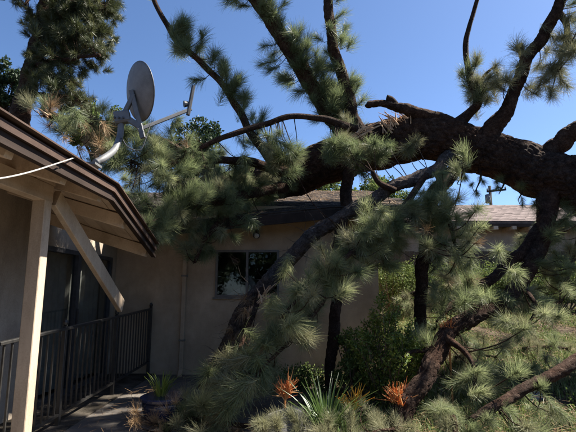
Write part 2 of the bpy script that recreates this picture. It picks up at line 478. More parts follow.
# window of the far wing
win = part('window', join([box(wx0, wx1, WY - 0.02, WY + 0.06, wz0, wz0 + 0.04), box(wx0, wx1, WY - 0.02, WY + 0.06, wz1 - 0.04, wz1),
                           box(wx0, wx0 + 0.04, WY - 0.02, WY + 0.06, wz0 + 0.04, wz1 - 0.04), box(wx1 - 0.04, wx1, WY - 0.02, WY + 0.06, wz0 + 0.04, wz1 - 0.04)]), M['alum'], house)
xm = at(247, 270, WY)[0]
part('mullion', box(xm - 0.02, xm + 0.02, WY - 0.015, WY + 0.05, wz0 + 0.04, wz1 - 0.04), M['alum'], win)
part('pane', box(wx0 + 0.04, xm - 0.02, WY + 0.012, WY + 0.018, wz0 + 0.04, wz1 - 0.04), M['glass'], win)
part('pane', box(xm + 0.02, wx1 - 0.04, WY + 0.030, WY + 0.036, wz0 + 0.04, wz1 - 0.04), M['glass'], win)
part('sill', box(wx0 - 0.03, wx1 + 0.03, WY - 0.035, WY - 0.003, wz0 - 0.035, wz0 - 0.002), M['alum'], win)
# thin pale triangular sheet close behind the panes
c = [at(249, 275, WY + 0.07), at(259, 288, WY + 0.08), at(255, 296, WY + 0.10), at(225, 296, WY + 0.10), at(247, 284, WY + 0.07)]
vv = np.array(c + [p + np.array([0, 0.012, 0]) for p in c])
part('pale_sheet', (vv, [[0, 1, 2, 3, 4], [9, 8, 7, 6, 5]] + [[i, (i + 1) % 5, (i + 1) % 5 + 5, i + 5] for i in range(5)]), M['curtain'], win)

# far wing roof (pitched away from the camera, its left end pressed down by the trunk)
EY = 7.45
RIDGE_Y = 11.2
def far_roof_z(x, y):
    sag = 0.34 * np.clip((0.8 - x) / 3.4, 0, 1.2) * smooth((11.5 - y) / 3.0)
    return EZ + 0.30 * (np.minimum(y, 2 * RIDGE_Y - y) - EY) - sag
def sheet(zf, x0, x1, y0, y1, nx, ny, thick):
    gx, gy = np.linspace(x0, x1, nx), np.linspace(y0, y1, ny)
    XX, YY = np.meshgrid(gx, gy)
    ZZ = zf(XX, YY)
    top = np.stack([XX, YY, ZZ], -1).reshape(-1, 3)
    bot = top - np.array([0, 0, thick])
    id_ = np.arange(XX.size).reshape(XX.shape); n = XX.size
    q = np.stack([id_[:-1, :-1], id_[:-1, 1:], id_[1:, 1:], id_[1:, :-1]], -1).reshape(-1, 4)
    fs = q.tolist() + (q[:, ::-1] + n).tolist()
    for e in (id_[0], id_[:, -1], id_[-1][::-1], id_[:, 0][::-1]):
        fs += [[int(a), int(a) + n, int(b) + n, int(b)] for a, b in zip(e[:-1], e[1:])]
    return np.vstack([top, bot]), fs
roof = part('roof', sheet(far_roof_z, -9.0, XR + 0.5, EY, 14.95, 45, 22, 0.05), M['shingle'], house)
# courses of shingle tabs, slightly proud and uneven
tabs = []
for k in range(14):
    y0 = EY - 0.02 + k * 0.27
    x = -3.2 + rng.uniform(0, 0.2)
    while x < XR + 0.45:
        w = rng.uniform(0.2, 0.34)
        yb = y0 + rng.uniform(-0.012, 0.012)
        p = []
        for (xx, yy, dz) in ((x, yb, 0.016), (x + w - 0.006, yb, 0.016), (x + w - 0.006, yb + 0.29, 0.005), (x, yb + 0.29, 0.005)):
            p.append((xx, yy, float(far_roof_z(xx, yy)) + dz + rng.uniform(0, 0.003)))
        p += [(a, b_, c_ - 0.014) for a, b_, c_ in p]
        tabs.append((np.array(p), [[0, 1, 2, 3], [0, 4, 5, 1], [1, 5, 6, 2], [3, 7, 4, 0]]))
        x += w
part('shingles', join(tabs), M['shingle'], roof, kind='stuff')
# fascia of the far wing
def strip(pts, w, h, name, mat, parent):
    """board following points: w in y or x, h in z"""
    geos = []
    for a, b in zip(pts[:-1], pts[1:]):
        geos.append(beam(a, b, w, h))
    return part(name, join(geos), mat, parent)
fx = np.linspace(-3.3, XR + 0.5, 12)
strip([(x, EY - 0.005, float(far_roof_z(x, EY)) - 0.115) for x in fx], 0.035, 0.16, 'fascia_board', M['brown'], house)
for px in np.arange(148, 392, 36.5):
    x = at(px, 235, WY - 0.2)[0]
    zt = float(far_roof_z(x, EY)) - 0.06
    part('rafter_tail', beam((x, EY + 0.03, zt - 0.075), (x, WY + 0.02, zt + 0.085), 0.045, 0.11), M['taupe'], house)
# flood lamp under the eave
fl = at(256, 234, WY - 0.06)
lamp = part('wall_lamp', join([box(fl[0] - 0.05, fl[0] + 0.05, WY - 0.04, WY - 0.002, fl[2] - 0.02, fl[2] + 0.1),
                               tube([fl + [0, -0.02, 0.06], fl + [0.02, -0.1, 0.0], fl + [0.02, -0.16, -0.05]], [0.03, 0.04, 0.065], 12)]), M['dark_metal'], house)
part('bulb', tube([fl + [0.02, -0.155, -0.05], fl + [0.02, -0.18, -0.075]], [0.05, 0.03], 10), M['cable'], lamp)
# downspout
dx = at(184, 300, WY)[0]
ds = part('downspout', join([beam((dx, WY - 0.045, 0.1), (dx, WY - 0.045, 2.25), 0.07, 0.055, up=(0, 1, 0), bev=0.008),
                             beam((dx, WY - 0.05, 0.11), (dx + 0.02, WY - 0.25, 0.03), 0.07, 0.055, bev=0.008)]), M['stucco'], house)
for z in (0.6, 1.7):
    part('strap', box(dx - 0.05, dx + 0.05, WY - 0.08, WY - 0.002, z, z + 0.03), M['alum'], ds)

# ---- left wing: porch roof, its outer edge at XE, far end pressed down
XE = -1.72
PY0, PY1 = 0.7, 5.72
PZ = at(0, 107, 2.66)[2] - 0.115
def porch_z(x, y):
    sag = 0.44 * np.clip((y - 4.25) / 1.47, 0, 1)
    return PZ + 0.27 * (XE - x) - sag * (0.55 + 0.45 * smooth((x + 4.5) / 2.5))
part('porch_roof', sheet(porch_z, -8.6, XE, PY0, PY1, 40, 69, 0.03), M['shingle'], house)
# ceiling boards of the overhang, each one a piece
bx = XE - 0.03
k = 0
while bx > -3.06:
    w = 0.185
    yy = np.linspace(PY0 + 0.05, PY1 - 0.03, 16)
    geos = []
    off = rng.uniform(-0.004, 0.004)
    top = np.array([[(bx - 0.004, y, float(porch_z(bx, y)) - 0.034 + off), (bx - w, y, float(porch_z(bx - w, y)) - 0.034 + off)] for y in yy]).reshape(-1, 3)
    bot = top - [0, 0, 0.018]
    n = len(top); fs = []
    for i in range(len(yy) - 1):
        a = 2 * i
        fs += [[a, a + 1, a + 3, a + 2], [n + a, n + a + 2, n + a + 3, n + a + 1], [a, a + 2, n + a + 2, n + a], [a + 1, n + a + 1, n + a + 3, a + 3]]
    part('ceiling_board', (np.vstack([top, bot]), fs), M['soffit'], house)
    bx -= w
# rafters
for y in (1.15, 1.95, 2.75, 3.45, 4.14, 4.80, 5.62):
    a = (XE - 0.045, y, float(porch_z(XE, y)) - 0.125)
    b = (-3.04, y, float(porch_z(-3.04, y)) - 0.125)
    mid = ((a[0] + b[0]) / 2, y, float(porch_z((a[0] + b[0]) / 2, y)) - 0.125)
    part('rafter', join([beam(a, mid, 0.085, 0.14, bev=0.006), beam(mid, b, 0.085, 0.14, bev=0.006)]), M['soffit'], house)
# edge boards: fascia, gutter lip, drip board
ey = np.array([PY0, 2.5, 4.25, 5.0, PY1])
strip([(XE - 0.0, y, float(porch_z(XE, y)) - 0.095) for y in ey], 0.03, 0.14, 'fascia_board', M['brown'], house)
strip([(XE + 0.032, y, float(porch_z(XE, y)) - 0.050) for y in ey], 0.022, 0.055, 'trim_board', M['brown2'], house)
strip([(XE + 0.03, y, float(porch_z(XE, y)) + 0.008) for y in ey], 0.09, 0.012, 'shingle_edge', M['brown2'], house)
strip([(XE + 0.025, y, float(porch_z(XE, y)) - 0.150) for y in ey], 0.02, 0.03, 'gutter_lip', M['brown'], house)
# post and header
pp = at(42, 205, 3.9)
PXC = pp[0]
pt = float(porch_z(PXC, 3.9)) - 0.36
post = part('post', beam((PXC, 3.9, -0.05), (PXC, 3.9, pt), 0.115, 0.115, up=(0, 1, 0), bev=0.006), M['taupe'], house)
part('header_beam', beam((PXC, 0.9, pt + 0.075), (PXC, 3.98, pt + 0.075), 0.10, 0.16, bev=0.006), M['soffit'], house)
part('post_block', box(PXC - 0.05, PXC + 0.05, 3.70, 4.0, pt + 0.156, pt + 0.36), M['soffit'], house)
# glass door
gx = XL - 0.04
door = part('glass_door', join([box(gx - 0.03, gx + 0.05, gy0, gy0 + 0.06, 0.06, gz1), box(gx - 0.03, gx + 0.05, gy1 - 0.06, gy1, 0.06, gz1),
                                box(gx - 0.03, gx + 0.05, gy0 + 0.06, gy1 - 0.06, gz1 - 0.06, gz1), box(gx - 0.03, gx + 0.05, gy0 + 0.06, gy1 - 0.06, 0.06, 0.12),
                                box(gx - 0.03, gx + 0.05, 6.52, 6.62, 0.12, gz1 - 0.06)]), M['dark_metal'], house)
part('pane', box(gx - 0.004, gx + 0.002, gy0 + 0.06, 6.52, 0.12, gz1 - 0.06), M['glass'], door)
part('pane', box(gx + 0.014, gx + 0.020, 6.62, gy1 - 0.06, 0.12, gz1 - 0.06), M['glass'], door)
cy = np.linspace(gy0 + 0.05, gy1 - 0.05, 90)
cxw = gx - 0.14 + 0.03 * np.sin(cy * 38) + 0.012 * np.sin(cy * 91)
cv = np.concatenate([np.stack([cxw, cy, np.full(90, 0.12)], -1), np.stack([cxw, cy, np.full(90, gz1)], -1)])
cv = np.concatenate([cv, cv - [0.004, 0, 0]])
cf = [[i, i + 1, i + 91, i + 90] for i in range(89)] + [[180 + i + 90, 180 + i + 91, 180 + i + 1, 180 + i] for i in range(89)]
part('curtain', (cv, cf), M['curtain'], door, smooth_shade=True)
part('handle', beam((gx + 0.075, 6.57, 0.95), (gx + 0.075, 6.57, 1.2), 0.02, 0.03, up=(0, 1, 0)), M['dark_metal'], door)

# header beam that came down: leans from the post top to the railing
fb = beam(at(53, 198, 4.05) + [0.02, 0, 0], at(121, 306, 5.9), 0.06, 0.17, bev=0.006)
o = part('fallen_beam', fb, M['taupe'])
tag(o, 'taupe painted beam slanting down from the porch post towards the railing', 'beam')

# ------------------------------------------------------------------ porch railing
rail = thing('railing', 'black iron picket railing along the edge of the porch', 'railing', (-2.35, 5.5, 0.0))
ra, rb = at(-14, 347, 3.75), at(151, 309, 7.93)
rh = 0.98
def rl(t): return ra * (1 - t) + rb * t
dirr = (rb - ra) / np.linalg.norm(rb - ra)
part('top_rail', beam(ra, rb, 0.05, 0.03, bev=0.004), M['iron'], rail)
part('bottom_rail', beam(ra - [0, 0, rh - 0.10], rb - [0, 0, rh - 0.10], 0.035, 0.025), M['iron'], rail)
L_ = np.linalg.norm(rb - ra)
npk = int(L_ / 0.115)
pk_me = None
for i in range(1, npk):
    p = rl(i / npk)
    g_ = beam((p[0], p[1], p[2] - rh + 0.112), (p[0], p[1], p[2] - 0.015), 0.016, 0.016, up=(0, 1, 0))
    part('picket', g_, M['iron'], rail)
for t in (0.0, 0.30, 0.64, 1.0):
    p = rl(t)
    nw = part('newel_post', beam((p[0], p[1], 0.03), (p[0], p[1], p[2] + 0.03), 0.045, 0.045, up=(0, 1, 0), bev=0.004), M['iron'], rail)
    part('finial', tube([p + [0, 0, 0.03], p + [0, 0, 0.045], p + [0, 0, 0.07], p + [0, 0, 0.095], p + [0, 0, 0.11]], [0.012, 0.028, 0.032, 0.02, 0.003], 10), M['iron'], nw)

# ------------------------------------------------------------------ satellite dish on the porch roof
DD = 5.2
dc = at(134, 91, DD)
base = at(100, 160, DD - 0.55)
dish = thing('satellite_dish', 'grey oval satellite dish on a bent mast above the porch eave', 'satellite dish', tuple(base))
nrm = Vector((0.69, 0.69, 0.22)).normalized()        # where the bowl faces
upv = Vector((0.05, -0.1, 1)); upv = (upv - nrm * upv.dot(nrm)).normalized()
sdv = nrm.cross(upv)
rw_, rh_ = 0.335, 0.365
def bowl(scale, off):
    V = []
    rings, seg = 9, 40
    for i in range(rings + 1):
        q = i / rings
        for j in range(seg):
            a = 2 * math.pi * j / seg
            p = sdv * (rw_ * scale * q * math.cos(a)) + upv * (rh_ * scale * q * math.sin(a)) + nrm * (0.075 * q * q + off)
            V.append(dc + np.array(p))
    return V, rings, seg
Vb, rings, seg = bowl(1.0, 0.0)
Vf, _, _ = bowl(1.0, 0.014)
nv = len(Vb)
fs = []
for i in range(rings):
    for j in range(seg):
        a, b_, c_, d = i * seg + j, i * seg + (j + 1) % seg, (i + 1) * seg + (j + 1) % seg, (i + 1) * seg + j
        fs.append([a, d, c_, b_]); fs.append([nv + a, nv + b_, nv + c_, nv + d])
for j in range(seg):
    a, b_ = rings * seg + j, rings * seg + (j + 1) % seg
    fs.append([a, nv + a, nv + b_, b_])
refl = part('reflector', (np.array(Vb + Vf), fs), M['dish_grey'], dish, smooth_shade=True)
ring = []
for j in range(41):
    a = 2 * math.pi * j / 40
    ring.append(dc + np.array(sdv * (rw_ * math.cos(a)) + upv * (rh_ * math.sin(a)) + nrm * 0.082))
part('rim', tube(ring, 0.008, 6, cap=False), M['dark_metal'], refl, smooth_shade=True)
hub = at(121, 118, DD - 0.02)
part('mount_bracket', join([beam(hub + [-0.07, 0, -0.01], hub + [0.10, 0.02, 0.03], 0.12, 0.15, bev=0.02),
                            beam(hub + [0.02, 0, 0.02], dc + [-0.0, 0, -0.05], 0.07, 0.05, bev=0.006),
                            beam(hub + [0.07, 0, 0.0], at(140, 127, DD), 0.06, 0.07, bev=0.006),
                            beam(dc + [-0.03, -0.01, 0.0], at(143, 138, DD), 0.045, 0.06, bev=0.006)]), M['grey_metal'], dish)
for q in (-0.05, 0.0, 0.05):
    b0 = hub + [q, -0.05, -0.02]
    part('bolt', tube([b0, b0 + [0, -0.025, 0]], 0.012, 6), M['dark_metal'], dish)
mast = catmull([at(121, 121, DD), at(120, 136, DD - 0.03), at(114, 150, DD - 0.2), at(104, 158, DD - 0.45), base - [0.05, 0, 0.03]], 24)
part('mast', tube(mast, 0.038, 14), M['grey_metal'], dish, smooth_shade=True)
fz = float(porch_z(base[0] - 0.08, base[1])) 
part('foot_plate', box(base[0] - 0.20, base[0] - 0.01, base[1] - 0.09, base[1] + 0.09, base[2] - 0.07, base[2] - 0.045), M['grey_metal'], dish)
arm_end = at(191, 109, DD + 0.35)
part('arm', beam(at(138, 130, DD - 0.02), arm_end, 0.035, 0.045, bev=0.006), M['grey_metal'], dish)
rec = part('receiver', join([beam(at(188, 115, DD + 0.33), at(193.5, 86, DD + 0.36), 0.05, 0.045, bev=0.01),
                             tube([at(189, 104, DD + 0.35), at(184, 104, DD + 0.32)], [0.03, 0.045], 12)]), M['dark_metal'], dish)
cb = catmull([at(150, 125, DD), at(146, 138, DD - 0.05), at(140, 150, DD - 0.1), at(128, 147, DD - 0.15), at(121, 138, DD - 0.08), at(117, 150, DD - 0.2)], 30)
part('signal_cable', tube(cb, 0.006, 6), M['dark_metal'], dish)

# white cable swinging in from the left
cp = catmull([at(-30, 181, 2.2), at(0, 178.5, 2.3), at(30, 172, 2.55), at(60, 162.5, 3.08), at(72, 158.5, 3.32), at(77, 156.5, 3.44)], 48)
o = part('loose_cable', tube(cp, 0.005, 8), M['cable'], smooth_shade=True)
tag(o, 'loose white cable strung up to the brown eave of the porch', 'cable')

# ------------------------------------------------------------------ needle tufts
def needle_mesh(name, mat, n=130, length=0.29, core=0.10, spread=1.0, width=0.0032, seed=0, droop=0.0):
    r = np.random.RandomState(seed)
    tpos = r.beta(1.6, 1.0, n)
    base = np.zeros((n, 3)); base[:, 2] = -core + core * tpos
    base[:, :2] += r.normal(0, 0.004, (n, 2))
    th = np.abs(r.normal(0.0, 1, n)) * 0.42 * spread + 0.28 * spread + (1 - tpos) * 0.55
    th = np.minimum(th, 2.0)
    ph = r.uniform(0, 2 * math.pi, n)
    d = np.stack([np.sin(th) * np.cos(ph), np.sin(th) * np.sin(ph), np.cos(th)], -1)
    Ln = length * r.uniform(0.55, 1.05, n) * (1 - 0.15 * (1 - tpos)) * (1 - 0.3 * (0.5 + 0.5 * np.cos(ph - r.uniform(0, 6.28))))
    bend = r.normal(0, 0.24, (n, 3)) + r.normal(0, 0.16, 3); bend[:, 2] += 0.06
    mid = base + d * (Ln * 0.5)[:, None]
    d2 = d + bend; d2 /= np.linalg.norm(d2, axis=1)[:, None]
    tip = mid + d2 * (Ln * 0.5)[:, None]
    ax = np.cross(d, r.normal(0, 1, (n, 3))); ax /= np.linalg.norm(ax, axis=1)[:, None]
    w = width * r.uniform(0.7, 1.25, n)[:, None]
    V = np.stack([base - ax * w * 0.5, base + ax * w * 0.5, mid + ax * w * 0.5, mid - ax * w * 0.5, tip + ax * w * 0.2, tip - ax * w * 0.2], 1).reshape(-1, 3)
    i = np.arange(n)[:, None] * 6
    F = np.concatenate([i + np.array([[0, 1, 2, 3]]), i + np.array([[3, 2, 4, 5]])])
    return mesh_from(name, V, F, mat)

TUFTS = [needle_mesh('needle_tuft', M['needle'], 325, 0.27, c_, s, 0.0028, k) for k, (s, c_) in enumerate(((1.0, 0.16), (1.2, 0.14), (0.9, 0.30), (1.3, 0.20), (0.8, 0.36), (0.7, 0.26), (1.1, 0.22), (0.95, 0.34), (0.85, 0.18), (1.05, 0.28)))]
TUFTS_PALE = [needle_mesh('needle_tuft', M['needle_pale'], 320, 0.25, c_, s, 0.0026, 20 + k) for k, (s, c_) in enumerate(((1.0, 0.15), (1.2, 0.22), (0.8, 0.3), (0.9, 0.2)))]
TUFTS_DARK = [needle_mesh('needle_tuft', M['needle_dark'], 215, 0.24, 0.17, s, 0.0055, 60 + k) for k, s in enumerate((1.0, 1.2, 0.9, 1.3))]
TUFTS_DEAD = [needle_mesh('needle_tuft', M['needle_dead'], 90, 0.25, 0.10, s, 0.003, 40 + k) for k, s in enumerate((0.8, 1.0))]

def quat_to(d, roll):
    return Vector(d).to_track_quat('Z', 'Y') @ Quaternion((0, 0, 1), roll)

class Pine:
    """limbs with their twigs, and tufts that become parts of the limb they grow from"""
    def __init__(self, root, mat, seed):
        self.root = root; self.mat = mat; self.r = np.random.RandomState(seed)
        self.limbs = []; self.tufts = []
    def limb(self, pts, name='limb', mat=None, sides=12, relief=0.0, lumpy=0.12, bend=True, world=False):
        if world:
            P = np.array([p[:3] for p in pts], float); rr = np.array([p[3] for p in pts], float)
        else:
            P = np.array([at(*p[:3]) for p in pts]); rr = np.array([p[3] * p[2] / FPX for p in pts])
        Ltot = np.linalg.norm(np.diff(P, axis=0), axis=1).sum()
        n = int(max(8, Ltot / (0.025 if relief else 0.06)))
        C = catmull(P, n)
        rad = catmull(np.stack([rr, rr, rr], -1), n)[:, 0]
        s = np.linspace(0, Ltot, n)
        ph = self.r.uniform(0, 6, 6)
        amp = np.minimum(0.02, rad * 0.25)
        C = C + np.stack([np.sin(s * 4 + ph[0]) + 0.5 * np.sin(s * 9 + ph[1]), np.sin(s * 3.5 + ph[2]), np.sin(s * 4.4 + ph[3]) + 0.5 * np.sin(s * 10 + ph[4])], -1) * amp[:, None]
        geo = tube(C, rad, sides, relief, self.r.randint(100), True, lumpy)
        L = dict(C=C, rad=rad, geos=[geo], name=name, mat=mat or self.mat, relief=relief)
        self.limbs.append(L)
        return L
    def twig(self, L, a, b, r0=0.007, r1=0.004, sag=0.06):
        a, b = np.array(a), np.array(b)
        m = (a + b) / 2 + self.r.normal(0, 0.05, 3) * min(1, np.linalg.norm(b - a)) - np.array([0, 0, sag])
        C = catmull([a, m, b], 7)
        L['geos'].append(tube(C, np.linspace(r0, r1, 7), 5))
    def nearest(self, p, only=None):
        best = None
        for L in (only or self.limbs):
            if L.get('notwig'): continue
            d = np.linalg.norm(L['C'] - p, axis=1)
            i = d.argmin()
            if best is None or d[i] < best[0]: best = (d[i], L, i)
        return best
    def put(self, p, d, scale=1.0, kind='g', L=None):
        dist, L_, i = self.nearest(p, [L] if L else None)
        d = np.array(d) / np.linalg.norm(d)
        j = int(np.clip(i + self.r.randint(-4, 5), 0, len(L_['C']) - 1))
        self.twig(L_, L_['C'][j], p - d * 0.03, 0.005 + 0.006 * min(1, dist), 0.0045)
        self.tufts.append((np.array(p), d, scale, kind, L_))
    def cluster(self, px, py, D, spread, n, kind='g', up=0.35, scale=1.0, dd=0.35, only=None, away=0.8):
        c = at(px, py, D)
        sp = spread * D / FPX
        for _ in range(n):
            p = c + np.array([self.r.normal(0, sp), self.r.normal(0, dd), self.r.normal(0, sp)])
            _, L_, i = self.nearest(p, only)
            out = p - L_['C'][i]; out /= np.linalg.norm(out) + 1e-6
            d = out * away + np.array([0, 0, up]) + self.r.normal(0, 0.45, 3)
            u_ = self.r.uniform()
            self.put(p, d, scale * self.r.uniform(0.8, 1.15), (('p' if kind == 'g' and u_ < 0.18 else 'd' if kind == 'g' and u_ > 0.965 else kind)))
    def foliate(self, L, t0, t1, n, rmin, rmax, bias=(0, 0, 0), up=0.3, scale=1.0, kind='g'):
        N = len(L['C'])
        T = np.gradient(L['C'], axis=0)
        for _ in range(n):
            t = self.r.uniform(t0, t1)
            i = int(t * (N - 1))
            tg = T[i] / np.linalg.norm(T[i])
            o = self.r.normal(0, 1, 3) + np.array(bias) * 1.6
            o -= tg * o.dot(tg); o /= np.linalg.norm(o)
            p = L['C'][i] + o * self.r.uniform(rmin, rmax) + tg * self.r.uniform(0, 0.1)
            scale_ = scale * 1.12
            d = o * 0.9 + tg * self.r.uniform(0.0, 0.9) + np.array([0, 0, up]) + self.r.normal(0, 0.3, 3)
            self.put(p, d, scale_ * self.r.uniform(0.8, 1.12), kind, L)
    def finish(self, max_parts=300, crown_name='crown'):
        for L in self.limbs:
            L['obj'] = part(L['name'], join(L['geos']), L['mat'], self.root, smooth_shade=True)
        def shown(t):
            p = t[0]
            v = Vector(p) - Vector((0, 0, EYE))
            y = v.y * math.cos(PITCH) + v.z * math.sin(PITCH); z = -v.y * math.sin(PITCH) + v.z * math.cos(PITCH)
            u, w = 288 + FPX * v.x / y, 216 - FPX * z / y
            ok = -15 < u < 591 and -15 < w < 447
            return (0 if ok else 1, y)
        ts = sorted(self.tufts, key=shown)
        pools = {'g': TUFTS, 'p': TUFTS_PALE, 'd': TUFTS_DEAD, 'k': TUFTS_DARK}
        rest = {}
        for k, (p, d, s, kind, L) in enumerate(ts):
            me = pools[kind][self.r.randint(len(pools[kind]))]
            q = quat_to(d, self.r.uniform(0, 6.28))
            if k < max_parts:
                o = link('needle_tuft', me, L['obj'], Vector(p) - wloc(L['obj']))
                o.rotation_mode = 'QUATERNION'; o.rotation_quaternion = q; o.scale = (s, s, s)
            else:
                co = np.empty(len(me.vertices) * 3, np.float32); me.vertices.foreach_get('co', co)
                Rm = np.array(q.to_matrix())
                rest.setdefault(kind, []).append((co.reshape(-1, 3) * s) @ Rm.T + p)
        for kind, vs in rest.items():
            V = np.concatenate(vs)
            n = len(V) // 6
            i = np.arange(n)[:, None] * 6
            F = np.concatenate([i + np.array([[0, 1, 2, 3]]), i + np.array([[3, 2, 4, 5]])])
            part(crown_name, (V, F), pools[kind][0].materials[0], self.root, kind='stuff')

# ------------------------------------------------------------------ the fallen pine
pine_root = thing('fallen_pine_tree', 'huge fallen pine lying across the house roof with limbs hanging over the yard', 'tree', (3.2, 6.0, 0.6))
P = Pine(pine_root, M['bark'], 5)
trunk = P.limb([(690, 232, 6.0, 33), (630, 205, 6.4, 30), (570, 184, 6.8, 27), (530, 170, 7.1, 24), (480, 150, 7.4, 23), (430, 138, 7.6, 24), (385, 143, 7.9, 24), (335, 160, 8.3, 22), (275, 180, 8.9, 20), (215, 190, 9.3, 15), (170, 190, 9.6, 9)],
               'trunk', sides=120, relief=0.035, lumpy=0.07)
LA = P.limb([(478, 150, 7.3, 15), (492, 133, 7.2, 10.5), (508, 102, 7.1, 6.8), (528, 62, 7.0, 6.3), (548, 25, 6.9, 6), (566, -12, 6.8, 5.6), (590, -60, 6.7, 4.6), (600, -120, 6.6, 3)], relief=0.014, sides=24)
P.limb([(525, 66, 7.0, 4), (521, 52, 6.95, 3.2), (519, 43, 6.92, 2.8)], 'stub', sides=10)
LB = P.limb([(535, 176, 7.0, 15), (552, 150, 6.9, 10), (566, 138, 6.8, 9), (585, 124, 6.7, 8.5), (620, 100, 6.6, 9), (680, 40, 6.5, 6), (700, -40, 6.5, 4)], relief=0.016, sides=24)
LC = P.limb([(455, 127, 7.45, 8), (470, 113, 7.35, 5), (478, 100, 7.3, 5), (471, 80, 7.3, 3.6), (465, 52, 7.3, 3), (469, 27, 7.3, 2.6), (477, 3, 7.3, 2.2), (482, -25, 7.3, 2), (486, -60, 7.2, 1.8), (494, -100, 7.1, 1.4)], sides=12)
P.limb([(478, 88, 7.3, 2), (485, 75, 7.2, 1.6), (495, 66, 7.2, 1.2)], sides=8)
LD = P.limb([(466, 138, 7.4, 11), (440, 121, 7.35, 7.5), (418, 113, 7.3, 6.5), (400, 107, 7.3, 5), (384, 103, 7.3, 3.6), (368, 105, 7.3, 3.8), (366, 105, 7.3, 2.4)], sides=18, relief=0.012)
P.limb([(397, 106, 7.3, 3.5), (391, 99, 7.3, 3.2), (386, 97, 7.3, 3.6)], 'stub', sides=10)
LF = P.limb([(368, 148, 7.9, 8), (358, 128, 7.8, 7.5), (351, 108, 7.7, 6.8), (341, 75, 7.6, 6.2), (333, 40, 7.5, 5.6), (327, 0, 7.5, 5), (324, -40, 7.4, 4), (318, -100, 7.3, 2)], sides=16, relief=0.012)
LG = P.limb([(362, 165, 8.2, 10), (345, 140, 8.0, 9), (328, 112, 7.8, 8.5), (310, 82, 7.6, 8.5), (288, 48, 7.4, 8), (265, 12, 7.2, 7.5), (240, -25, 7.1, 7), (225, -60, 7.0, 5)], sides=24, relief=0.016)
LH = P.limb([(378, 140, 7.5, 5.5), (352, 128, 7.2, 4.6), (325, 119, 7.1, 3.6), (292, 117, 7.0, 3), (262, 125, 6.9, 3.2), (238, 132, 6.8, 3), (205, 146, 6.7, 2.6), (178, 160, 6.6, 2), (158, 175, 6.5, 1.4)], sides=12)
LI = P.limb([(275, 165, 7.5, 5), (256, 140, 7.4, 4.4), (243, 118, 7.3, 4), (226, 90, 7.2, 3.6), (205, 66, 7.1, 3.2), (180, 44, 7.0, 3), (165, 22, 6.9, 2.8), (152, -5, 6.9, 2.6), (145, -40, 6.8, 2)], sides=14)
LJ = P.limb([(452, 150, 7.5, 6), (440, 165, 7.05, 5.8), (418, 177, 6.65, 6), (380, 195, 6.5, 6.3), (340, 217, 6.5, 6.8), (300, 248, 6.6, 7.3), (265, 285, 6.7, 7.8), (240, 320, 6.8, 8), (222, 356, 6.9, 7.8), (205, 395, 6.95, 6)], mat=M['bark_grey'], sides=48, relief=0.018)
LK = P.limb([(552, 178, 7.0, 13), (548, 205, 6.75, 9.5), (538, 245, 6.5, 7.8), (525, 280, 6.25, 7.5), (507, 300, 6.0, 7.5), (472, 316, 5.7, 7.8), (448, 338, 5.45, 8), (430, 365, 5.2, 8.4), (410, 400, 4.95, 9), (394, 440, 4.7, 9)], sides=44, relief=0.018)
LK2 = P.limb([(542, 225, 6.7, 6), (522, 252, 6.55, 6), (500, 272, 6.4, 5.2), (478, 288, 6.25, 4.2), (455, 302, 6.1, 3), (436, 322, 5.95, 0.8)], sides=16, relief=0.012)
LM = P.limb([(458, 163, 7.2, 7), (438, 190, 6.9, 7.5), (427, 220, 6.7, 7), (424, 255, 6.65, 6.5), (422, 285, 6.6, 6), (419, 330, 6.6, 5.5), (417, 384, 6.6, 5)], sides=20, relief=0.014)
LN = P.limb([(352, 165, 8.0, 7), (348, 182, 7.9, 6), (345, 205, 7.6, 6), (340, 240, 7.2, 6), (336, 290, 6.9, 5.5), (333, 340, 6.6, 5.5), (331, 392, 6.3, 5)], sides=18, relief=0.012)
LO = P.limb([(395, 190, 6.4, 3.5), (378, 182, 6.35, 3), (372, 171, 6.3, 2.4)], 'stub', sides=8)
# unseen crown added on limb LC to shade the porch and low centre
LC2 = P.limb([(482, -25, 7.3, 2), (500, -70, 7.0, 1.8), (515, -110, 6.8, 1.4)], sides=8)
LC4 = P.limb([(482, -25, 7.3, 2), (515, -60, 7.0, 1.8), (545, -90, 6.7, 1.3)], sides=8)
LC3 = P.limb([(482, -25, 7.3, 2), (465, -70, 7.0, 1.8), (455, -120, 6.8, 1.4)], sides=8)
# thinner limbs carrying the left-hand sprays over the porch roof
H2 = P.limb([(300, 178, 8.2, 6), (262, 165, 7.6, 5), (225, 160, 7.1, 4), (190, 162, 6.7, 3), (155, 168, 6.3, 2.2), (128, 160, 6.0, 1.5)], sides=10)
H3 = P.limb([(285, 188, 8.0, 6), (245, 195, 7.4, 5), (210, 203, 6.9, 4), (178, 213, 6.5, 3), (160, 222, 6.3, 1.8)], sides=10)
H4 = P.limb([(240, 190, 8.5, 6), (200, 165, 7.8, 4.5), (160, 140, 7.2, 3.2), (120, 132, 6.8, 2.4), (80, 126, 6.5, 2)], sides=10)
H5 = P.limb([(245, 195, 7.4, 4), (225, 215, 7.1, 3.4), (205, 240, 6.9, 2.6), (195, 262, 6.8, 1.6)], sides=10)
# log and dry stuff on the porch roof
H6 = P.limb([(125, 128, 6.2, 3.4), (95, 124, 6.0, 4.6), (70, 119, 5.9, 4.6), (44, 113, 5.7, 4.2)], sides=14, relief=0.01)
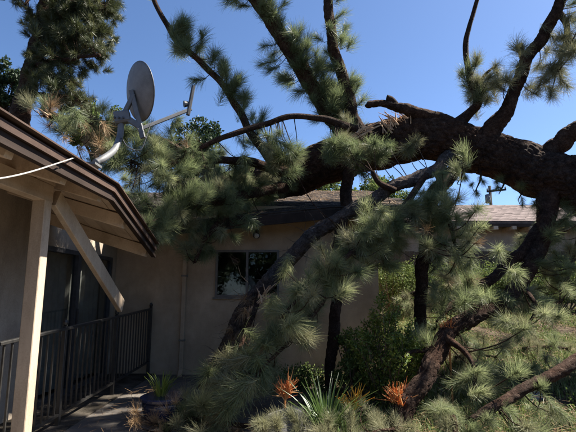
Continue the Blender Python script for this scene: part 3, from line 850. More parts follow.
# centre: limbs hanging in front of the wall
C1 = P.limb([(425, 176, 6.65, 3.4), (400, 210, 6.2, 3), (372, 235, 5.9, 2.6), (340, 262, 5.6, 2.2), (308, 290, 5.3, 1.8), (282, 315, 5.1, 1.2)], sides=12)
C2 = P.limb([(340, 216, 6.5, 3.4), (345, 250, 6.1, 2.8), (330, 290, 5.7, 2.4), (300, 330, 5.3, 2), (268, 362, 5.0, 1.6), (250, 385, 4.9, 1.1)], sides=12)
C3 = P.limb([(438, 172, 6.75, 3.4), (445, 205, 6.2, 2.6), (452, 230, 6.0, 2), (458, 255, 5.9, 1.2)], sides=10)
C4 = P.limb([(265, 285, 6.7, 3.4), (255, 310, 6.3, 2.6), (240, 345, 5.8, 2.2), (225, 385, 5.4, 1.6), (205, 410, 5.1, 1.2)], sides=10)
# right: sprays under and beside the trunk
R1 = P.limb([(575, 190, 6.8, 4), (580, 230, 6.75, 3), (572, 265, 6.65, 2), (560, 295, 6.5, 1)], sides=10)
R2 = P.limb([(520, 285, 6.2, 3), (535, 305, 5.7, 2), (528, 325, 5.5, 1)], sides=10)
R3 = P.limb([(446, 338, 5.4, 4), (465, 352, 5.1, 2.6), (475, 372, 4.9, 2), (470, 395, 4.7, 1.2)], sides=10)
R4 = P.limb([(556, 8, 6.87, 4), (566, 25, 6.8, 3), (564, 50, 6.8, 2.4), (556, 72, 6.8, 1.5)], sides=8)
R5 = P.limb([(446, 338, 5.4, 4), (428, 350, 5.3, 2.6), (412, 352, 5.25, 1.8), (402, 358, 5.2, 1)], sides=10)
for a, b in (((503, 172, 7.2), (499, 194, 7.0)), ((522, 180, 7.1), (518, 200, 6.9)), ((534, 188, 6.9), (540, 206, 6.7)), ((480, 165, 7.3), (475, 192, 7.1)), ((464, 158, 7.4), (457, 184, 7.2))):
    P.limb([(*a, 1.8), ((a[0] + b[0]) / 2 + 3, (a[1] + b[1]) / 2, (a[2] + b[2]) / 2, 1.0), (*b, 0.4)], 'branchlet', sides=6)

# tufts ------------------------------------------------
P.foliate(LG, 0.12, 1.0, 130, 0.10, 0.42, bias=(0.6, -0.4, 0.1), up=0.2)
P.foliate(LG, 0.45, 0.95, 14, 0.3, 0.6, bias=(-0.9, 0, -0.7), up=-0.2)
P.foliate(LF, 0.3, 0.72, 16, 0.1, 0.35, bias=(0.9, 0, 0.1))
P.foliate(LF, 0.1, 0.6, 12, 0.1, 0.35, bias=(-0.8, 0, 0))
P.foliate(LI, 0.12, 0.72, 42, 0.1, 0.35, bias=(0.9, -0.2, 0.4))
P.foliate(LI, 0.5, 1.0, 8, 0.08, 0.25)
P.foliate(LC, 0.18, 0.38, 6, 0.1, 0.3, bias=(0.4, 0, 0))
for L in (LC2, LC3, LC4): P.foliate(L, 0.3, 1.0, 30, 0.15, 0.7)  # out-of-frame tufts, added for the shade they cast
P.foliate(LC, 0.85, 1.0, 12, 0.15, 0.7)
P.foliate(LF, 0.80, 1.0, 26, 0.15, 0.7)  # added above the frame to shade the porch wall
P.cluster(491, 72, 7.2, 8, 13, kind='p', scale=1.15)
P.cluster(484, 94, 7.2, 8, 14, kind='p', scale=1.1)
P.cluster(466, 70, 7.3, 5, 3, kind='p')
P.cluster(566, 52, 6.8, 11, 22, kind='p', up=-0.2, scale=1.15)
P.cluster(558, 76, 6.8, 9, 14, kind='p', up=-0.4, scale=1.15)
P.cluster(572, 20, 6.8, 10, 8, kind='g', up=-0.1)
P.foliate(LA, 0.74, 1.0, 30, 0.2, 0.7, bias=(-0.6, 0.1, 0))  # unseen tufts added so the low centre sprays fall in shade
P.cluster(415, 100, 7.3, 2, 1, scale=0.6)
P.cluster(352, 122, 7.2, 5, 3, scale=0.8)
# along the near face of the trunk
for (px, py, n) in ((345, 148, 9), (378, 152, 9), (358, 160, 7), (328, 152, 7), (300, 160, 6), (410, 150, 3)):
    P.cluster(px, py, 6.9, 7, int(n * 1.2), up=0.0, dd=0.15, scale=1.05, only=[trunk, H2, LF])
P.cluster(276, 152, 6.8, 8, 18, up=0.0, dd=0.2, scale=1.1, only=[LI, H2])
P.cluster(240, 158, 6.8, 10, 6)
# left mass over the porch roof
for (px, py, D, s, n) in ((190, 148, 6.6, 12, 7), (165, 150, 6.4, 11, 8), (150, 140, 6.6, 9, 6), (170, 172, 6.3, 12, 8), (195, 180, 6.5, 12, 12), (150, 190, 6.2, 8, 7), (172, 222, 6.1, 10, 12),
                          (185, 205, 6.3, 10, 7), (145, 205, 6.2, 6, 5), (160, 238, 6.2, 6, 4), (205, 190, 6.8, 12, 8), (130, 140, 6.4, 10, 5), (110, 128, 6.2, 9, 5), (85, 132, 6.0, 8, 4)):
    P.cluster(px, py, D, s, int(n * 1.5), up=0.3, scale=0.9)
# dark mass in the shade under the trunk
for (px, py, D, s, n) in ((215, 175, 7.6, 15, 12), (240, 180, 7.8, 15, 12), (220, 205, 7.2, 14, 22), (205, 230, 7.0, 12, 20), (235, 200, 7.6, 12, 20), (262, 196, 7.9, 10, 10), (255, 185, 8.0, 14, 10), (200, 250, 6.9, 8, 7), (280, 188, 8.2, 12, 8)):
    P.cluster(px, py, D, s, n, up=-0.1)
# centre-right mass
for (px, py, D, s, n) in ((438, 190, 6.2, 9, 7), (450, 215, 6.0, 9, 8), (415, 208, 6.2, 9, 7), (398, 228, 6.0, 11, 8), (375, 238, 5.8, 14, 10), (352, 255, 5.7, 13, 10), (335, 272, 5.6, 11, 6), (385, 255, 5.8, 11, 6),
                          (452, 243, 5.9, 8, 7), (455, 270, 5.9, 8, 5), (315, 285, 5.5, 12, 6), (405, 240, 5.9, 8, 4)):
    P.cluster(px, py, D + 0.15, s, int(n * 2.0), up=0.05, scale=0.95, only=[C1, C2, C3, LJ, LM])
# big dark sprays low in front
for (px, py, D, s, n) in ((298, 300, 5.5, 11, 10), (282, 325, 5.4, 11, 10), (258, 355, 5.3, 11, 9), (245, 380, 5.2, 11, 9), (305, 330, 5.4, 11, 8), (225, 400, 5.1, 11, 7), (205, 412, 5.0, 9, 4), (228, 372, 5.7, 10, 6), (270, 375, 5.1, 8, 5)):
    P.cluster(px, py, D, s, n, up=-0.15, only=[C1, C2, C4], scale=1.1)
# right-hand masses
for (px, py, D, s, n) in ((566, 215, 6.6, 9, 10), (562, 250, 6.6, 9, 10), (570, 285, 6.5, 9, 8), (552, 285, 6.5, 8, 5), (548, 232, 6.5, 8, 9), (552, 262, 6.45, 8, 9), (528, 300, 6.0, 9, 9), (548, 312, 6.0, 9, 8), (505, 325, 5.6, 8, 5), (515, 318, 5.3, 8, 5), (478, 345, 5.3, 8, 4), (482, 370, 5.1, 9, 5), (466, 385, 4.9, 8, 4)):
    P.cluster(px, py, D, s, int(n * 1.2), up=0.0, scale=0.8, only=[R1, R2, R3, LK])
P.cluster(422, 340, 5.4, 6, 2, up=0.2, only=[R5])
for L in P.limbs:
    if L['name'] == 'branchlet': P.foliate(L, 0.4, 1.0, 3, 0.05, 0.15, up=-0.4, scale=0.6)
for (px, py) in ((475, 285), (455, 300), (440, 300)):
    P.cluster(px, py, 6.0, 10, 4, only=[LK2])
# dry twigs bristling from limbs
def bristle(L, n, lo, hi, t0=0.0, t1=1.0):
    for _ in range(n):
        i = int(P.r.uniform(t0, t1) * (len(L['C']) - 1))
        o = P.r.normal(0, 1, 3); o[2] *= 0.8; o /= np.linalg.norm(o)
        b = L['C'][i] + o * P.r.uniform(lo, hi)
        P.twig(L, L['C'][i], b, 0.006, 0.002, 0.0)
        b2 = b + (o + P.r.normal(0, 0.5, 3)) * 0.12
        P.twig(L, b, b2, 0.002, 0.0012, 0.0)
bristle(LJ, 90, 0.1, 0.4, 0.4, 1.0); bristle(LK, 26, 0.15, 0.5); bristle(LK2, 30, 0.15, 0.5); bristle(H4, 20, 0.1, 0.5, 0.4); bristle(H6, 26, 0.1, 0.4); bristle(LM, 12, 0.1, 0.4)
for (px, py, D, s_, n_, kd) in ((100, 142, 6.0, 8, 5, 'g'), (118, 150, 6.1, 8, 6, 'g'), (125, 172, 6.2, 7, 6, 'g'), (60, 122, 5.9, 9, 4, 'd'), (85, 140, 5.8, 7, 4, 'd'), (105, 152, 5.9, 6, 3, 'd'), (35, 110, 5.8, 6, 3, 'g'), (135, 160, 6.2, 8, 5, 'g'), (150, 155, 6.3, 8, 5, 'g')):
    P.cluster(px, py, D, s_, n_, kind=kd, up=0.2, dd=0.25, only=[H2, H4, H6])
bristle(H2, 24, 0.1, 0.5, 0.3)
for (px, py, D, s_, n_) in ((252, 308, 6.4, 7, 5), (238, 335, 6.4, 8, 6), (225, 365, 6.3, 8, 6)):
    P.cluster(px, py, D, s_, n_, kind='d', up=-0.2, only=[LJ])
P.finish(300)
trunk_obj = trunk['obj']

# torn wood where limbs snapped off
def splinters(px0, py0, px1, py1, D, n, hmax, lean0):
    geos = []
    r = np.random.RandomState(int(px0))
    for i in range(n):
        t = (i + r.uniform(0.2, 0.8)) / n
        lean = lean0 + r.normal(0, 0.7)
        b = at(px0 + (px1 - px0) * t + r.normal(0, 1.5), py0 + (py1 - py0) * t + r.uniform(-2, 5), D + r.uniform(-0.14, 0.1))
        h = hmax * r.uniform(0.3, 1.0)
        w = r.uniform(0.007, 0.02)
        tip = b + np.array([lean * h + r.normal(0, 0.02), r.normal(0, 0.03), h])
        geos.append(tube([b - [lean * 0.05, 0, 0.06], b + (tip - b) * 0.55, tip], [w, w * 0.7, 0.003], 5))
    return join(geos)
part('splintered_wood', splinters(343, 137, 362, 135, 7.25, 30, 0.26, 1.2), M['wood_raw'], pine_root)
part('splintered_wood', splinters(384, 127, 412, 118, 7.45, 40, 0.20, -0.6), M['wood_raw'], pine_root)
part('splintered_wood', splinters(42, 112, 46, 113, 5.7, 7, 0.035, -0.8), M['wood_raw'], pine_root)
# torn strip where bark peeled from the low limb
part('peeled_bark', splinters(250, 312, 268, 290, 6.42, 22, 0.16, 0.6), M['wood_raw'], pine_root)

# ------------------------------------------------------------------ broken branches on the ground
def ground_branch(name, label, pts, clusters, seed, kind='g', mat='bark'):
    rt = thing(name, label, 'branch', tuple(at(*pts[0][:3])))
    B = Pine(rt, M[mat], seed)
    L = B.limb(pts, sides=18, relief=0.010)
    for c_ in clusters:
        B.cluster(*c_[:5], kind=c_[5] if len(c_) > 5 else kind, up=0.25, dd=0.2, scale=0.72)
    B.foliate(L, 0.0, 1.0, 0, 0.1, 0.3)
    B.finish(300)
ground_branch('broken_branch', 'thick bare grey branch lying at the lower right over lit needles',
              [(600, 346, 4.8, 5.6), (576, 361, 4.7, 5.6), (545, 378, 4.55, 5.4), (515, 395, 4.45, 5), (492, 409, 4.35, 4.6), (470, 420, 4.25, 3)],
              [(520, 424, 4.3, 9, 4), (478, 428, 4.2, 8, 4), (560, 416, 4.3, 9, 4)], 71)
ground_branch('broken_branch', 'pale needled branch lying in sun across the bottom of the garden',
              [(240, 447, 4.2, 2.5), (300, 440, 4.25, 2.5), (345, 438, 4.3, 2.2), (395, 430, 4.35, 1.8)],
              [(270, 424, 4.25, 6, 5, 'p'), (296, 420, 4.3, 6, 4, 'p'), (325, 430, 4.2, 7, 4, 'p'), (350, 428, 4.3, 7, 4, 'p'), (378, 422, 4.4, 6, 4, 'p'), (400, 424, 4.4, 6, 3, 'p')], 72)
ground_branch('broken_branch', 'brown dried branch on the dark ground beside the blue pot',
              [(250, 425, 4.8, 2.5), (225, 424, 4.9, 2.2), (200, 420, 5.0, 2), (180, 416, 5.05, 1.6)],
              [(235, 415, 4.8, 8, 5, 'd'), (210, 418, 4.8, 8, 5, 'd'), (185, 420, 4.8, 8, 5, 'd'), (195, 408, 4.9, 8, 5, 'g'), (178, 412, 4.8, 6, 4, 'g'), (160, 424, 4.7, 8, 5, 'd'), (140, 428, 4.7, 8, 4, 'd')], 75)
ground_branch('broken_branch', 'green needled branch lying below the hedge beside the thin upright limb',
              [(460, 310, 7.2, 3), (440, 300, 7.4, 3), (425, 290, 7.5, 2.5), (400, 300, 7.6, 2)],
              [(440, 290, 7.3, 10, 8, 'p'), (455, 275, 7.4, 9, 6), (420, 300, 7.3, 9, 6, 'p'), (405, 310, 7.3, 8, 5)], 73)
ground_branch('broken_branch', 'spray of long needles at the bottom edge between the two ground limbs',
              [(450, 450, 4.0, 3), (455, 430, 4.1, 2.5), (452, 415, 4.15, 2)],
              [(455, 418, 4.1, 9, 7)], 74)

gb = ['at the right edge above the bare grey branch', 'in the sun under the big dark limb at right', 'in the open sunny patch left of the flat stone', 'on the sunny slope just below the hedge at right', 'on the slope between the two dark limbs']
for k, (px, py, D) in enumerate(((560, 335, 5.8), (510, 345, 5.9), (490, 352, 5.6), (545, 312, 7.2), (478, 322, 6.8))):
    b0 = at(px, py, D); zg = float(ground_h(b0[0], b0[1]))
    py2 = 293 + (EYE - zg - 0.08) / D * FPX
    ground_branch('broken_branch', 'small pale needled branch lying ' + gb[k], [(px - 22, py2, D, 1.6), (px, py2 - 2, D + 0.05, 1.4), (px + 22, py2, D, 1.0)],
                  [(px - 18, py2 - 3, D, 7, 5, 'p'), (px + 2, py2 - 4, D, 7, 5, 'p'), (px + 20, py2 - 3, D, 6, 4, 'g')], 200 + k)

# ------------------------------------------------------------------ leafy plants
def leaf_cloud(C, n, size, r, shape=1.9, curl=0.25, centers=None):
    """n folded leaves: C gives positions (n,3)"""
    d = r.normal(0, 1, (n, 3)); d[:, 2] += 0.3; d /= np.linalg.norm(d, axis=1)[:, None]
    s = np.cross(d, r.normal(0, 1, (n, 3))); s /= np.linalg.norm(s, axis=1)[:, None]
    u = np.cross(s, d)
    L = (size * r.uniform(0.6, 1.2, n))[:, None]
    w = L / shape / 2
    base = C; tip = C + d * L
    mid = C + d * L * 0.5 - u * L * curl * 0.3
    l, rr = mid + s * w + u * L * 0.1, mid - s * w + u * L * 0.1
    V = np.stack([base, rr, tip, l, mid], 1).reshape(-1, 3)
    i = np.arange(n)[:, None] * 5
    F = np.concatenate([i + np.array([[0, 1, 2, 4]]), i + np.array([[0, 4, 2, 3]])])
    return V, F

def blob_points(n, r, c, rad, clumps=14, clump_r=0.33, flat=1.0):
    """leaf positions gathered in clumps over an uneven ellipsoid"""
    c = np.array(c); rad = np.array(rad)
    d = r.normal(0, 1, (clumps, 3)); d /= np.linalg.norm(d, axis=1)[:, None]
    cc = c + d * rad * r.uniform(0.45, 0.95, (clumps, 1))
    k = r.randint(0, clumps, n)
    q = r.normal(0, 1, (n, 3)); q /= np.linalg.norm(q, axis=1)[:, None]
    return cc[k] + q * (r.uniform(0.3, 1.0, (n, 1)) ** 0.5) * rad.mean() * clump_r * r.uniform(0.7, 1.2, clumps)[k][:, None], cc

def shrub(name, label, cat, px, py, D, rx, rz, n, size, mat, seed, ry=None, clumps=16, group=None, stem_mat='twig', crown='foliage', clump_r=0.33, shape=1.9):
    r = np.random.RandomState(seed)
    c = at(px, py, D)
    gz = float(ground_h(c[0], c[1]))
    rt = thing(name, label, cat, (c[0], c[1], gz), group)
    ry = ry or rx
    pts, cc = blob_points(n, r, c, (rx, ry, rz), clumps, clump_r)
    geos = []
    for q in cc:
        b = np.array([c[0], c[1], gz - 0.05]) + r.normal(0, 0.05, 3) * [1, 1, 0]
        geos.append(tube(catmull([b, (b + q) / 2 + r.normal(0, 0.06, 3) * rx, q], 7), np.linspace(0.012 + 0.01 * rz, 0.004, 7), 6))
    part('stem', join(geos), M[stem_mat], rt)
    part(crown, leaf_cloud(pts, n, size, r, shape), M[mat], rt, kind='stuff')
    return rt

def feathery_shrub(name, label, px, py_base, D, h, spread, shoots, leaves, size, mat, seed):
    """upright shoots fanning from the ground, leaves along each of them"""
    r = np.random.RandomState(seed)
    c = at(px, py_base, D); c[2] = float(ground_h(c[0], c[1]))
    rt = thing(name, label, 'shrub', tuple(c))
    pts = []
    for k in range(shoots):
        a = r.uniform(0, 6.28); q = r.uniform(0, 1) ** 0.6
        hh = h * (1 - 0.45 * q) * r.uniform(0.75, 1.05)
        o = np.array([math.cos(a), math.sin(a), 0]) * spread * q
        C = catmull([c + o * 0.12, c + o * 0.55 + [0, 0, hh * 0.45], c + o * 0.95 + r.normal(0, 0.03, 3) + [0, 0, hh * 0.85], c + o * 1.12 + r.normal(0, 0.05, 3) + [0, 0, hh]], 14)
        part('shoot', tube(C, np.linspace(0.009, 0.002, 14), 5), M['twig'], rt)
        t = r.uniform(0.12, 1.0, leaves) * 13
        i0 = np.minimum(t.astype(int), 12); f = (t - i0)[:, None]
        p = C[i0] * (1 - f) + C[i0 + 1] * f
        wid = 0.075 * (1 - 0.75 * (t / 13))[:, None]
        pts.append(p + r.normal(0, 1, (leaves, 3)) * wid)
    pts = np.concatenate(pts)
    part('foliage', leaf_cloud(pts, len(pts), size, r, 2.2), M[mat], rt, kind='stuff')
feathery_shrub('garden_shrub', 'upright feathery yellow-green shrub in front of the wall end', 388, 380, 5.6, 1.42, 0.42, 46, 230, 0.042, 'leaf_yellow', 31)
feathery_shrub('garden_shrub', 'lower feathery green shrub leaning against the upright shrub', 412, 385, 6.0, 0.72, 0.4, 24, 120, 0.042, 'leaf_mid', 35)
shrub('garden_shrub', 'dark low shrub behind the strap-leaved plant', 'shrub', 355, 372, 5.8, 0.30, 0.18, 2000, 0.045, 'leaf_mid', 32, clumps=40, clump_r=0.26)
shrub('garden_shrub', 'low yellow-green shrub at the foot of the upright shrub', 'shrub', 355, 345, 6.6, 0.30, 0.27, 2200, 0.04, 'leaf_yellow', 33, clumps=40, clump_r=0.26)
shrub('garden_shrub', 'dark leafy shrub under the thin upright limb', 'shrub', 405, 356, 6.4, 0.30, 0.36, 2600, 0.045, 'leaf_dark', 34, clumps=60, clump_r=0.24)
shrub('garden_shrub', 'low dark shrub at the foot of the house wall behind the orange plant', 'shrub', 302, 380, 6.9, 0.55, 0.16, 3200, 0.045, 'leaf_mid', 36, clumps=50, clump_r=0.3)
# hedge bushes along the fence
for k, (px, D, rx, h) in enumerate(((393, 10.6, 0.8, 0.45), (425, 10.8, 0.8, 0.5), (460, 10.9, 0.8, 0.5), (492, 11.0, 0.8, 0.48), (525, 11.0, 0.8, 0.46), (560, 11.0, 0.9, 0.5), (600, 11.0, 0.9, 0.5))):
    where = ['first hedge bush from the house wall, below the board fence', 'second hedge bush from the house wall, below the board fence', 'third hedge bush from the house wall, below the board fence',
             'fourth hedge bush from the house wall, below the board fence', 'fifth hedge bush from the house wall, below the board fence', 'sixth hedge bush from the house wall, near the right edge', 'last hedge bush, cut by the right edge of the picture'][k]
    shrub('hedge_bush', 'clipped green ' + where, 'hedge', px, 284, D, rx, h, 5200, 0.055, 'leaf_mid', 50 + k, ry=0.55, clumps=34, group='hedge bushes below the fence', clump_r=0.42)

# strap-leaved plant
def strap_plant(name, label, px, py, D, n, h, seed, mat='strap', w=0.022, z0=None):
    r = np.random.RandomState(seed)
    b = at(px, py, D)
    b[2] = float(ground_h(b[0], b[1])) if z0 is None else z0
    rt = thing(name, label, 'plant', tuple(b))
    for i in range(n):
        a = r.uniform(0, 6.28); lean = r.uniform(0.1, 0.75); hh = h * r.uniform(0.6, 1.05)
        o = np.array([math.cos(a), math.sin(a), 0]); s = np.array([-math.sin(a), math.cos(a), 0])
        b0 = b + o * r.uniform(0, 0.07)
        V = []
        m = 6
        for q in np.linspace(0, 1, m):
            c = b0 + o * (lean * hh * q ** 1.9) + np.array([0, 0, hh * (q - 0.22 * lean * q ** 3)])
            ww = w * (1 - q ** 2.2) * 0.5 + 0.001
            V += [c - s * ww, c + o * 0.004 - np.array([0, 0, 0.002]), c + s * ww]
        F = []
        for k in range(m - 1):
            F += [[3 * k, 3 * k + 1, 3 * k + 4, 3 * k + 3], [3 * k + 1, 3 * k + 2, 3 * k + 5, 3 * k + 4]]
        part('leaf', (np.array(V), F), M[mat], rt, smooth_shade=True)
strap_plant('strap_leaf_plant', 'clump of upright strap-shaped green leaves beside the grey rock', 326, 408, 4.5, 60, 0.80, 3, w=0.026)
strap_plant('strap_leaf_plant', 'smaller clump of strap-shaped leaves by the yellow-orange plant', 345, 412, 4.45, 26, 0.55, 4)
strap_plant('strap_leaf_plant', 'bright green spiky plant growing in the blue pot', 162, 386, 5.2, 44, 0.30, 6, mat='leaf_yellow', w=0.016, z0=0.28)

# orange stick-like succulents
def orange_plant(label, px, py, D, h, n, seed, mat='orange', spread=0.5, name='orange_succulent'):
    r = np.random.RandomState(seed)
    top = at(px, py, D)
    gz = float(ground_h(top[0], top[1]))
    b = np.array([top[0], top[1], max(gz, top[2] - h * 1.1)])
    rt = thing(name, label, 'plant', (b[0], b[1], gz))
    geos = [tube([(b[0], b[1], gz - 0.03), b + [0, 0, 0.02]], 0.012, 6)]
    for i in range(n):
        d = np.array([r.normal(0, spread), r.normal(0, spread), 1.0]); d /= np.linalg.norm(d)
        L = h * r.uniform(0.5, 1.0)
        m = b + d * L * 0.5 + r.normal(0, 0.02, 3)
        geos.append(tube([b, m, b + d * L + r.normal(0, 0.02, 3)], [0.0055, 0.0055, 0.0025], 5))
        for _ in range(5):
            e = m + (d + r.normal(0, 0.5, 3)) * L * r.uniform(0.3, 0.6)
            geos.append(tube([m, e], [0.005, 0.0022], 5))
    part('stems', join(geos), M[mat], rt)
orange_plant('orange stick-stemmed plant behind the grey rock', 285, 372, 4.95, 0.26, 22, 1)
orange_plant('bright orange-red bush of thin stems beside the big dark ground limb', 398, 378, 4.9, 0.26, 34, 2, spread=0.55)
orange_plant('small orange-red tuft resting in the fork of the dark limb', 448, 320, 5.5, 0.15, 26, 3, spread=0.55)
orange_plant('yellow-orange leafy plant right of the strap-leaved clump', 353, 388, 4.9, 0.20, 20, 4, mat='yellow', spread=0.7, name='yellow_plant')

# rocks
def rock(label, px, py, D, rad, seed):
    r = np.random.RandomState(seed)
    c = at(px, py, D); c[2] = float(ground_h(c[0], c[1])) + rad[2] * 0.35
    V, F = [], []
    m, n = 9, 14
    k = r.normal(0, 1, (7, 3)); k /= np.linalg.norm(k, axis=1)[:, None]
    for i in range(m + 1):
        for j in range(n):
            th, ph = math.pi * i / m, 2 * math.pi * j / n
            d = np.array([math.sin(th) * math.cos(ph), math.sin(th) * math.sin(ph), math.cos(th)])
            q = min(1.0, (0.72 / max(0.3, (k @ d).max())) ** 0.8) * (1 + 0.03 * r.normal())
            V.append(c + d * q * np.array(rad) * 1.15)
    for i in range(m):
        for j in range(n):
            F.append([i * n + j, (i + 1) * n + j, (i + 1) * n + (j + 1) % n, i * n + (j + 1) % n])
    o = part('rock', (np.array(V), F), M['rock'])
    tag(o, label, 'rock')
rock('large grey rock in front of the orange stick-stemmed plant', 284, 412, 4.75, (0.26, 0.2, 0.24), 2)
rock('small pinkish grey stone at the bottom beside the pale branch', 368, 424, 4.5, (0.12, 0.10, 0.08), 5)
rock('flat stone among dry needles by the bare branch at right', 525, 366, 5.6, (0.20, 0.14, 0.08), 7)

# blue pot
pc = at(164, 404, 5.2); pc[2] = float(ground_h(pc[0], pc[1])) + 0.0
pot = thing('flower_pot', 'blue glazed flower pot half hidden by needles below the downspout', 'pot', tuple(pc))
prof = [(0.0, 0.15), (0.03, 0.16), (0.12, 0.20), (0.22, 0.23), (0.30, 0.235)]
part('body', tube([pc + [0, 0, z] for z, _ in prof], [q for _, q in prof], 28), M['blue_glaze'], pot, smooth_shade=True)
part('rim', tube([pc + [0, 0, 0.30 + z] for z in (0, 0.01, 0.035, 0.045)], [0.24, 0.262, 0.262, 0.245], 28), M['blue_glaze'], pot)

# ------------------------------------------------------------------ ground cover and litter
def blades(pts, n, hmin, hmax, w, r):
    V = []
    a = r.uniform(0, 6.28, n); lean = r.uniform(0.1, 0.9, n); h = r.uniform(hmin, hmax, n)
    o = np.stack([np.cos(a), np.sin(a), np.zeros(n)], -1); s = np.stack([-np.sin(a), np.cos(a), np.zeros(n)], -1)
    up = np.array([0, 0, 1.0])
    m = pts + up * (h * 0.55)[:, None] + o * (h * lean * 0.25)[:, None]
    t = pts + up * (h * (1 - 0.2 * lean))[:, None] + o * (h * lean * 0.8)[:, None]
    V = np.stack([pts - s * w / 2, pts + s * w / 2, m + s * w * 0.4, m - s * w * 0.4, t + s * w * 0.06, t - s * w * 0.06], 1).reshape(-1, 3)
    i = np.arange(n)[:, None] * 6
    return V, np.concatenate([i + np.array([[0, 1, 2, 3]]), i + np.array([[3, 2, 4, 5]])])

r = np.random.RandomState(90)
n = 130000
gxp = r.uniform(0.0, 8.5, n); gyp = r.uniform(3.2, 11.5, n)
dens = (np.sin(gxp * 1.9 + 1) * np.sin(gyp * 1.6 + gxp) + 0.5 * np.sin(gxp * 5 + gyp * 4) > -0.35)
keep = dens & ~((gxp < 1.7) & (gyp > 7.8)) & (gxp > 0.3 + 0.2 * np.sin(gyp * 3))
gp = np.stack([gxp[keep], gyp[keep], ground_h(gxp[keep], gyp[keep]) - 0.005], -1)
o = part('grass', blades(gp, len(gp), 0.03, 0.15, 0.008, r), M['grass'], kind='stuff')
tag(o, 'patchy yellow-green ground cover on the garden slope', 'grass')

n = 30000
lx = r.uniform(-2.2, 7.5, n); ly = r.uniform(3.0, 11.0, n)
keep = ~((lx < 1.62) & (ly > 7.9)) & ((lx > -1.2) | (r.uniform(0, 1, n) < 0.7))
lx, ly = lx[keep], ly[keep]; n = len(lx)
a = r.uniform(0, 6.28, n); L = r.uniform(0.08, 0.24, n)
d = np.stack([np.cos(a), np.sin(a), r.normal(0, 0.12, n)], -1); s = np.stack([-np.sin(a), np.cos(a), np.zeros(n)], -1)
c = np.stack([lx, ly, np.maximum(ground_h(lx, ly), np.where((lx < -1.7), 0.0, -1)) + np.where(r.uniform(0, 1, n) < 0.4, r.uniform(0.04, 0.13, n), r.uniform(0.006, 0.04, n))], -1)
w = 0.0045
V = np.stack([c - d * L[:, None] / 2 - s * w / 2, c - d * L[:, None] / 2 + s * w / 2, c + d * L[:, None] / 2 + s * w / 2, c + d * L[:, None] / 2 - s * w / 2], 1).reshape(-1, 3)
o = part('needle_litter', (V, np.arange(n * 4).reshape(-1, 4)), M['needle_dead'], kind='stuff')
tag(o, 'dry fallen needles scattered over the garden and walk', 'litter')
k_ = 260
wx = r.uniform(0.2, 7.5, k_); wy = r.uniform(4.0, 11.0, k_)
ok = ~((wx < 1.8) & (wy > 7.6)); wx, wy = wx[ok], wy[ok]; k_ = len(wx)
wi = r.randint(0, k_, 16000)
wp = np.stack([wx[wi] + r.normal(0, 0.11, 16000), wy[wi] + r.normal(0, 0.11, 16000), np.zeros(16000)], -1)
wp[:, 2] = ground_h(wp[:, 0], wp[:, 1]) + np.abs(r.normal(0, 0.06, 16000)) * (0.6 + hash2(wi, wi * 0.3, 3))
o = part('weeds', leaf_cloud(wp, 16000, 0.045, r), M['leaf_mid'], kind='stuff')
tag(o, 'low leafy weeds spread through the ground cover', 'weeds')
# needles and chips dropped on the far roof
n = 2600
lx = r.uniform(-2.6, 2.0, n); ly = r.uniform(7.5, 11.0, n)
a = r.uniform(0, 6.28, n); L = r.uniform(0.06, 0.22, n)
d = np.stack([np.cos(a), np.sin(a), 0.3 * np.sin(a)], -1); s = np.stack([-np.sin(a), np.cos(a), 0.3 * np.cos(a)], -1)
c = np.stack([lx, ly, far_roof_z(lx, ly) + 0.03], -1)
w = r.uniform(0.004, 0.012, n)[:, None]
V = np.stack([c - d * L[:, None] / 2 - s * w / 2, c - d * L[:, None] / 2 + s * w / 2, c + d * L[:, None] / 2 + s * w / 2, c + d * L[:, None] / 2 - s * w / 2], 1).reshape(-1, 3)
o = part('roof_litter', (V, np.arange(n * 4).reshape(-1, 4)), M['needle_dead'], kind='stuff')
tag(o, 'dry needles and bark chips strewn on the low roof under the trunk', 'litter')

# ------------------------------------------------------------------ board fence
FY = 13.0
fz_top = at(480, 251, FY)[2]
fence = thing('board_fence', 'dark wooden board fence behind the hedge', 'fence', (4.0, FY, 1.2))
x = 1.9
bm = []
for k in range(3):
    me = mesh_from('board', np.array(box(-0.066, 0.066, -0.01, 0.01, 0, 1.62)[0]) + np.where(np.arange(8)[:, None] >= 4, [[0, 0, r.uniform(-0.02, 0.02)]], 0), box(0, 1, 0, 1, 0, 1)[1], M['fence_wood'])
    bm.append(me)
while x < 11.0:
    o = link('board', bm[r.randint(3)], fence, (x - 4.0, r.uniform(-0.006, 0.006), fz_top - 1.62 - 1.2 + r.uniform(-0.015, 0.015)))
    x += 0.142
for z in (0.25, 1.25):
    part('fence_rail', beam((1.85, FY + 0.045, fz_top - 1.62 + z), (11.0, FY + 0.045, fz_top - 1.62 + z), 0.04, 0.09), M['fence_wood'], fence)

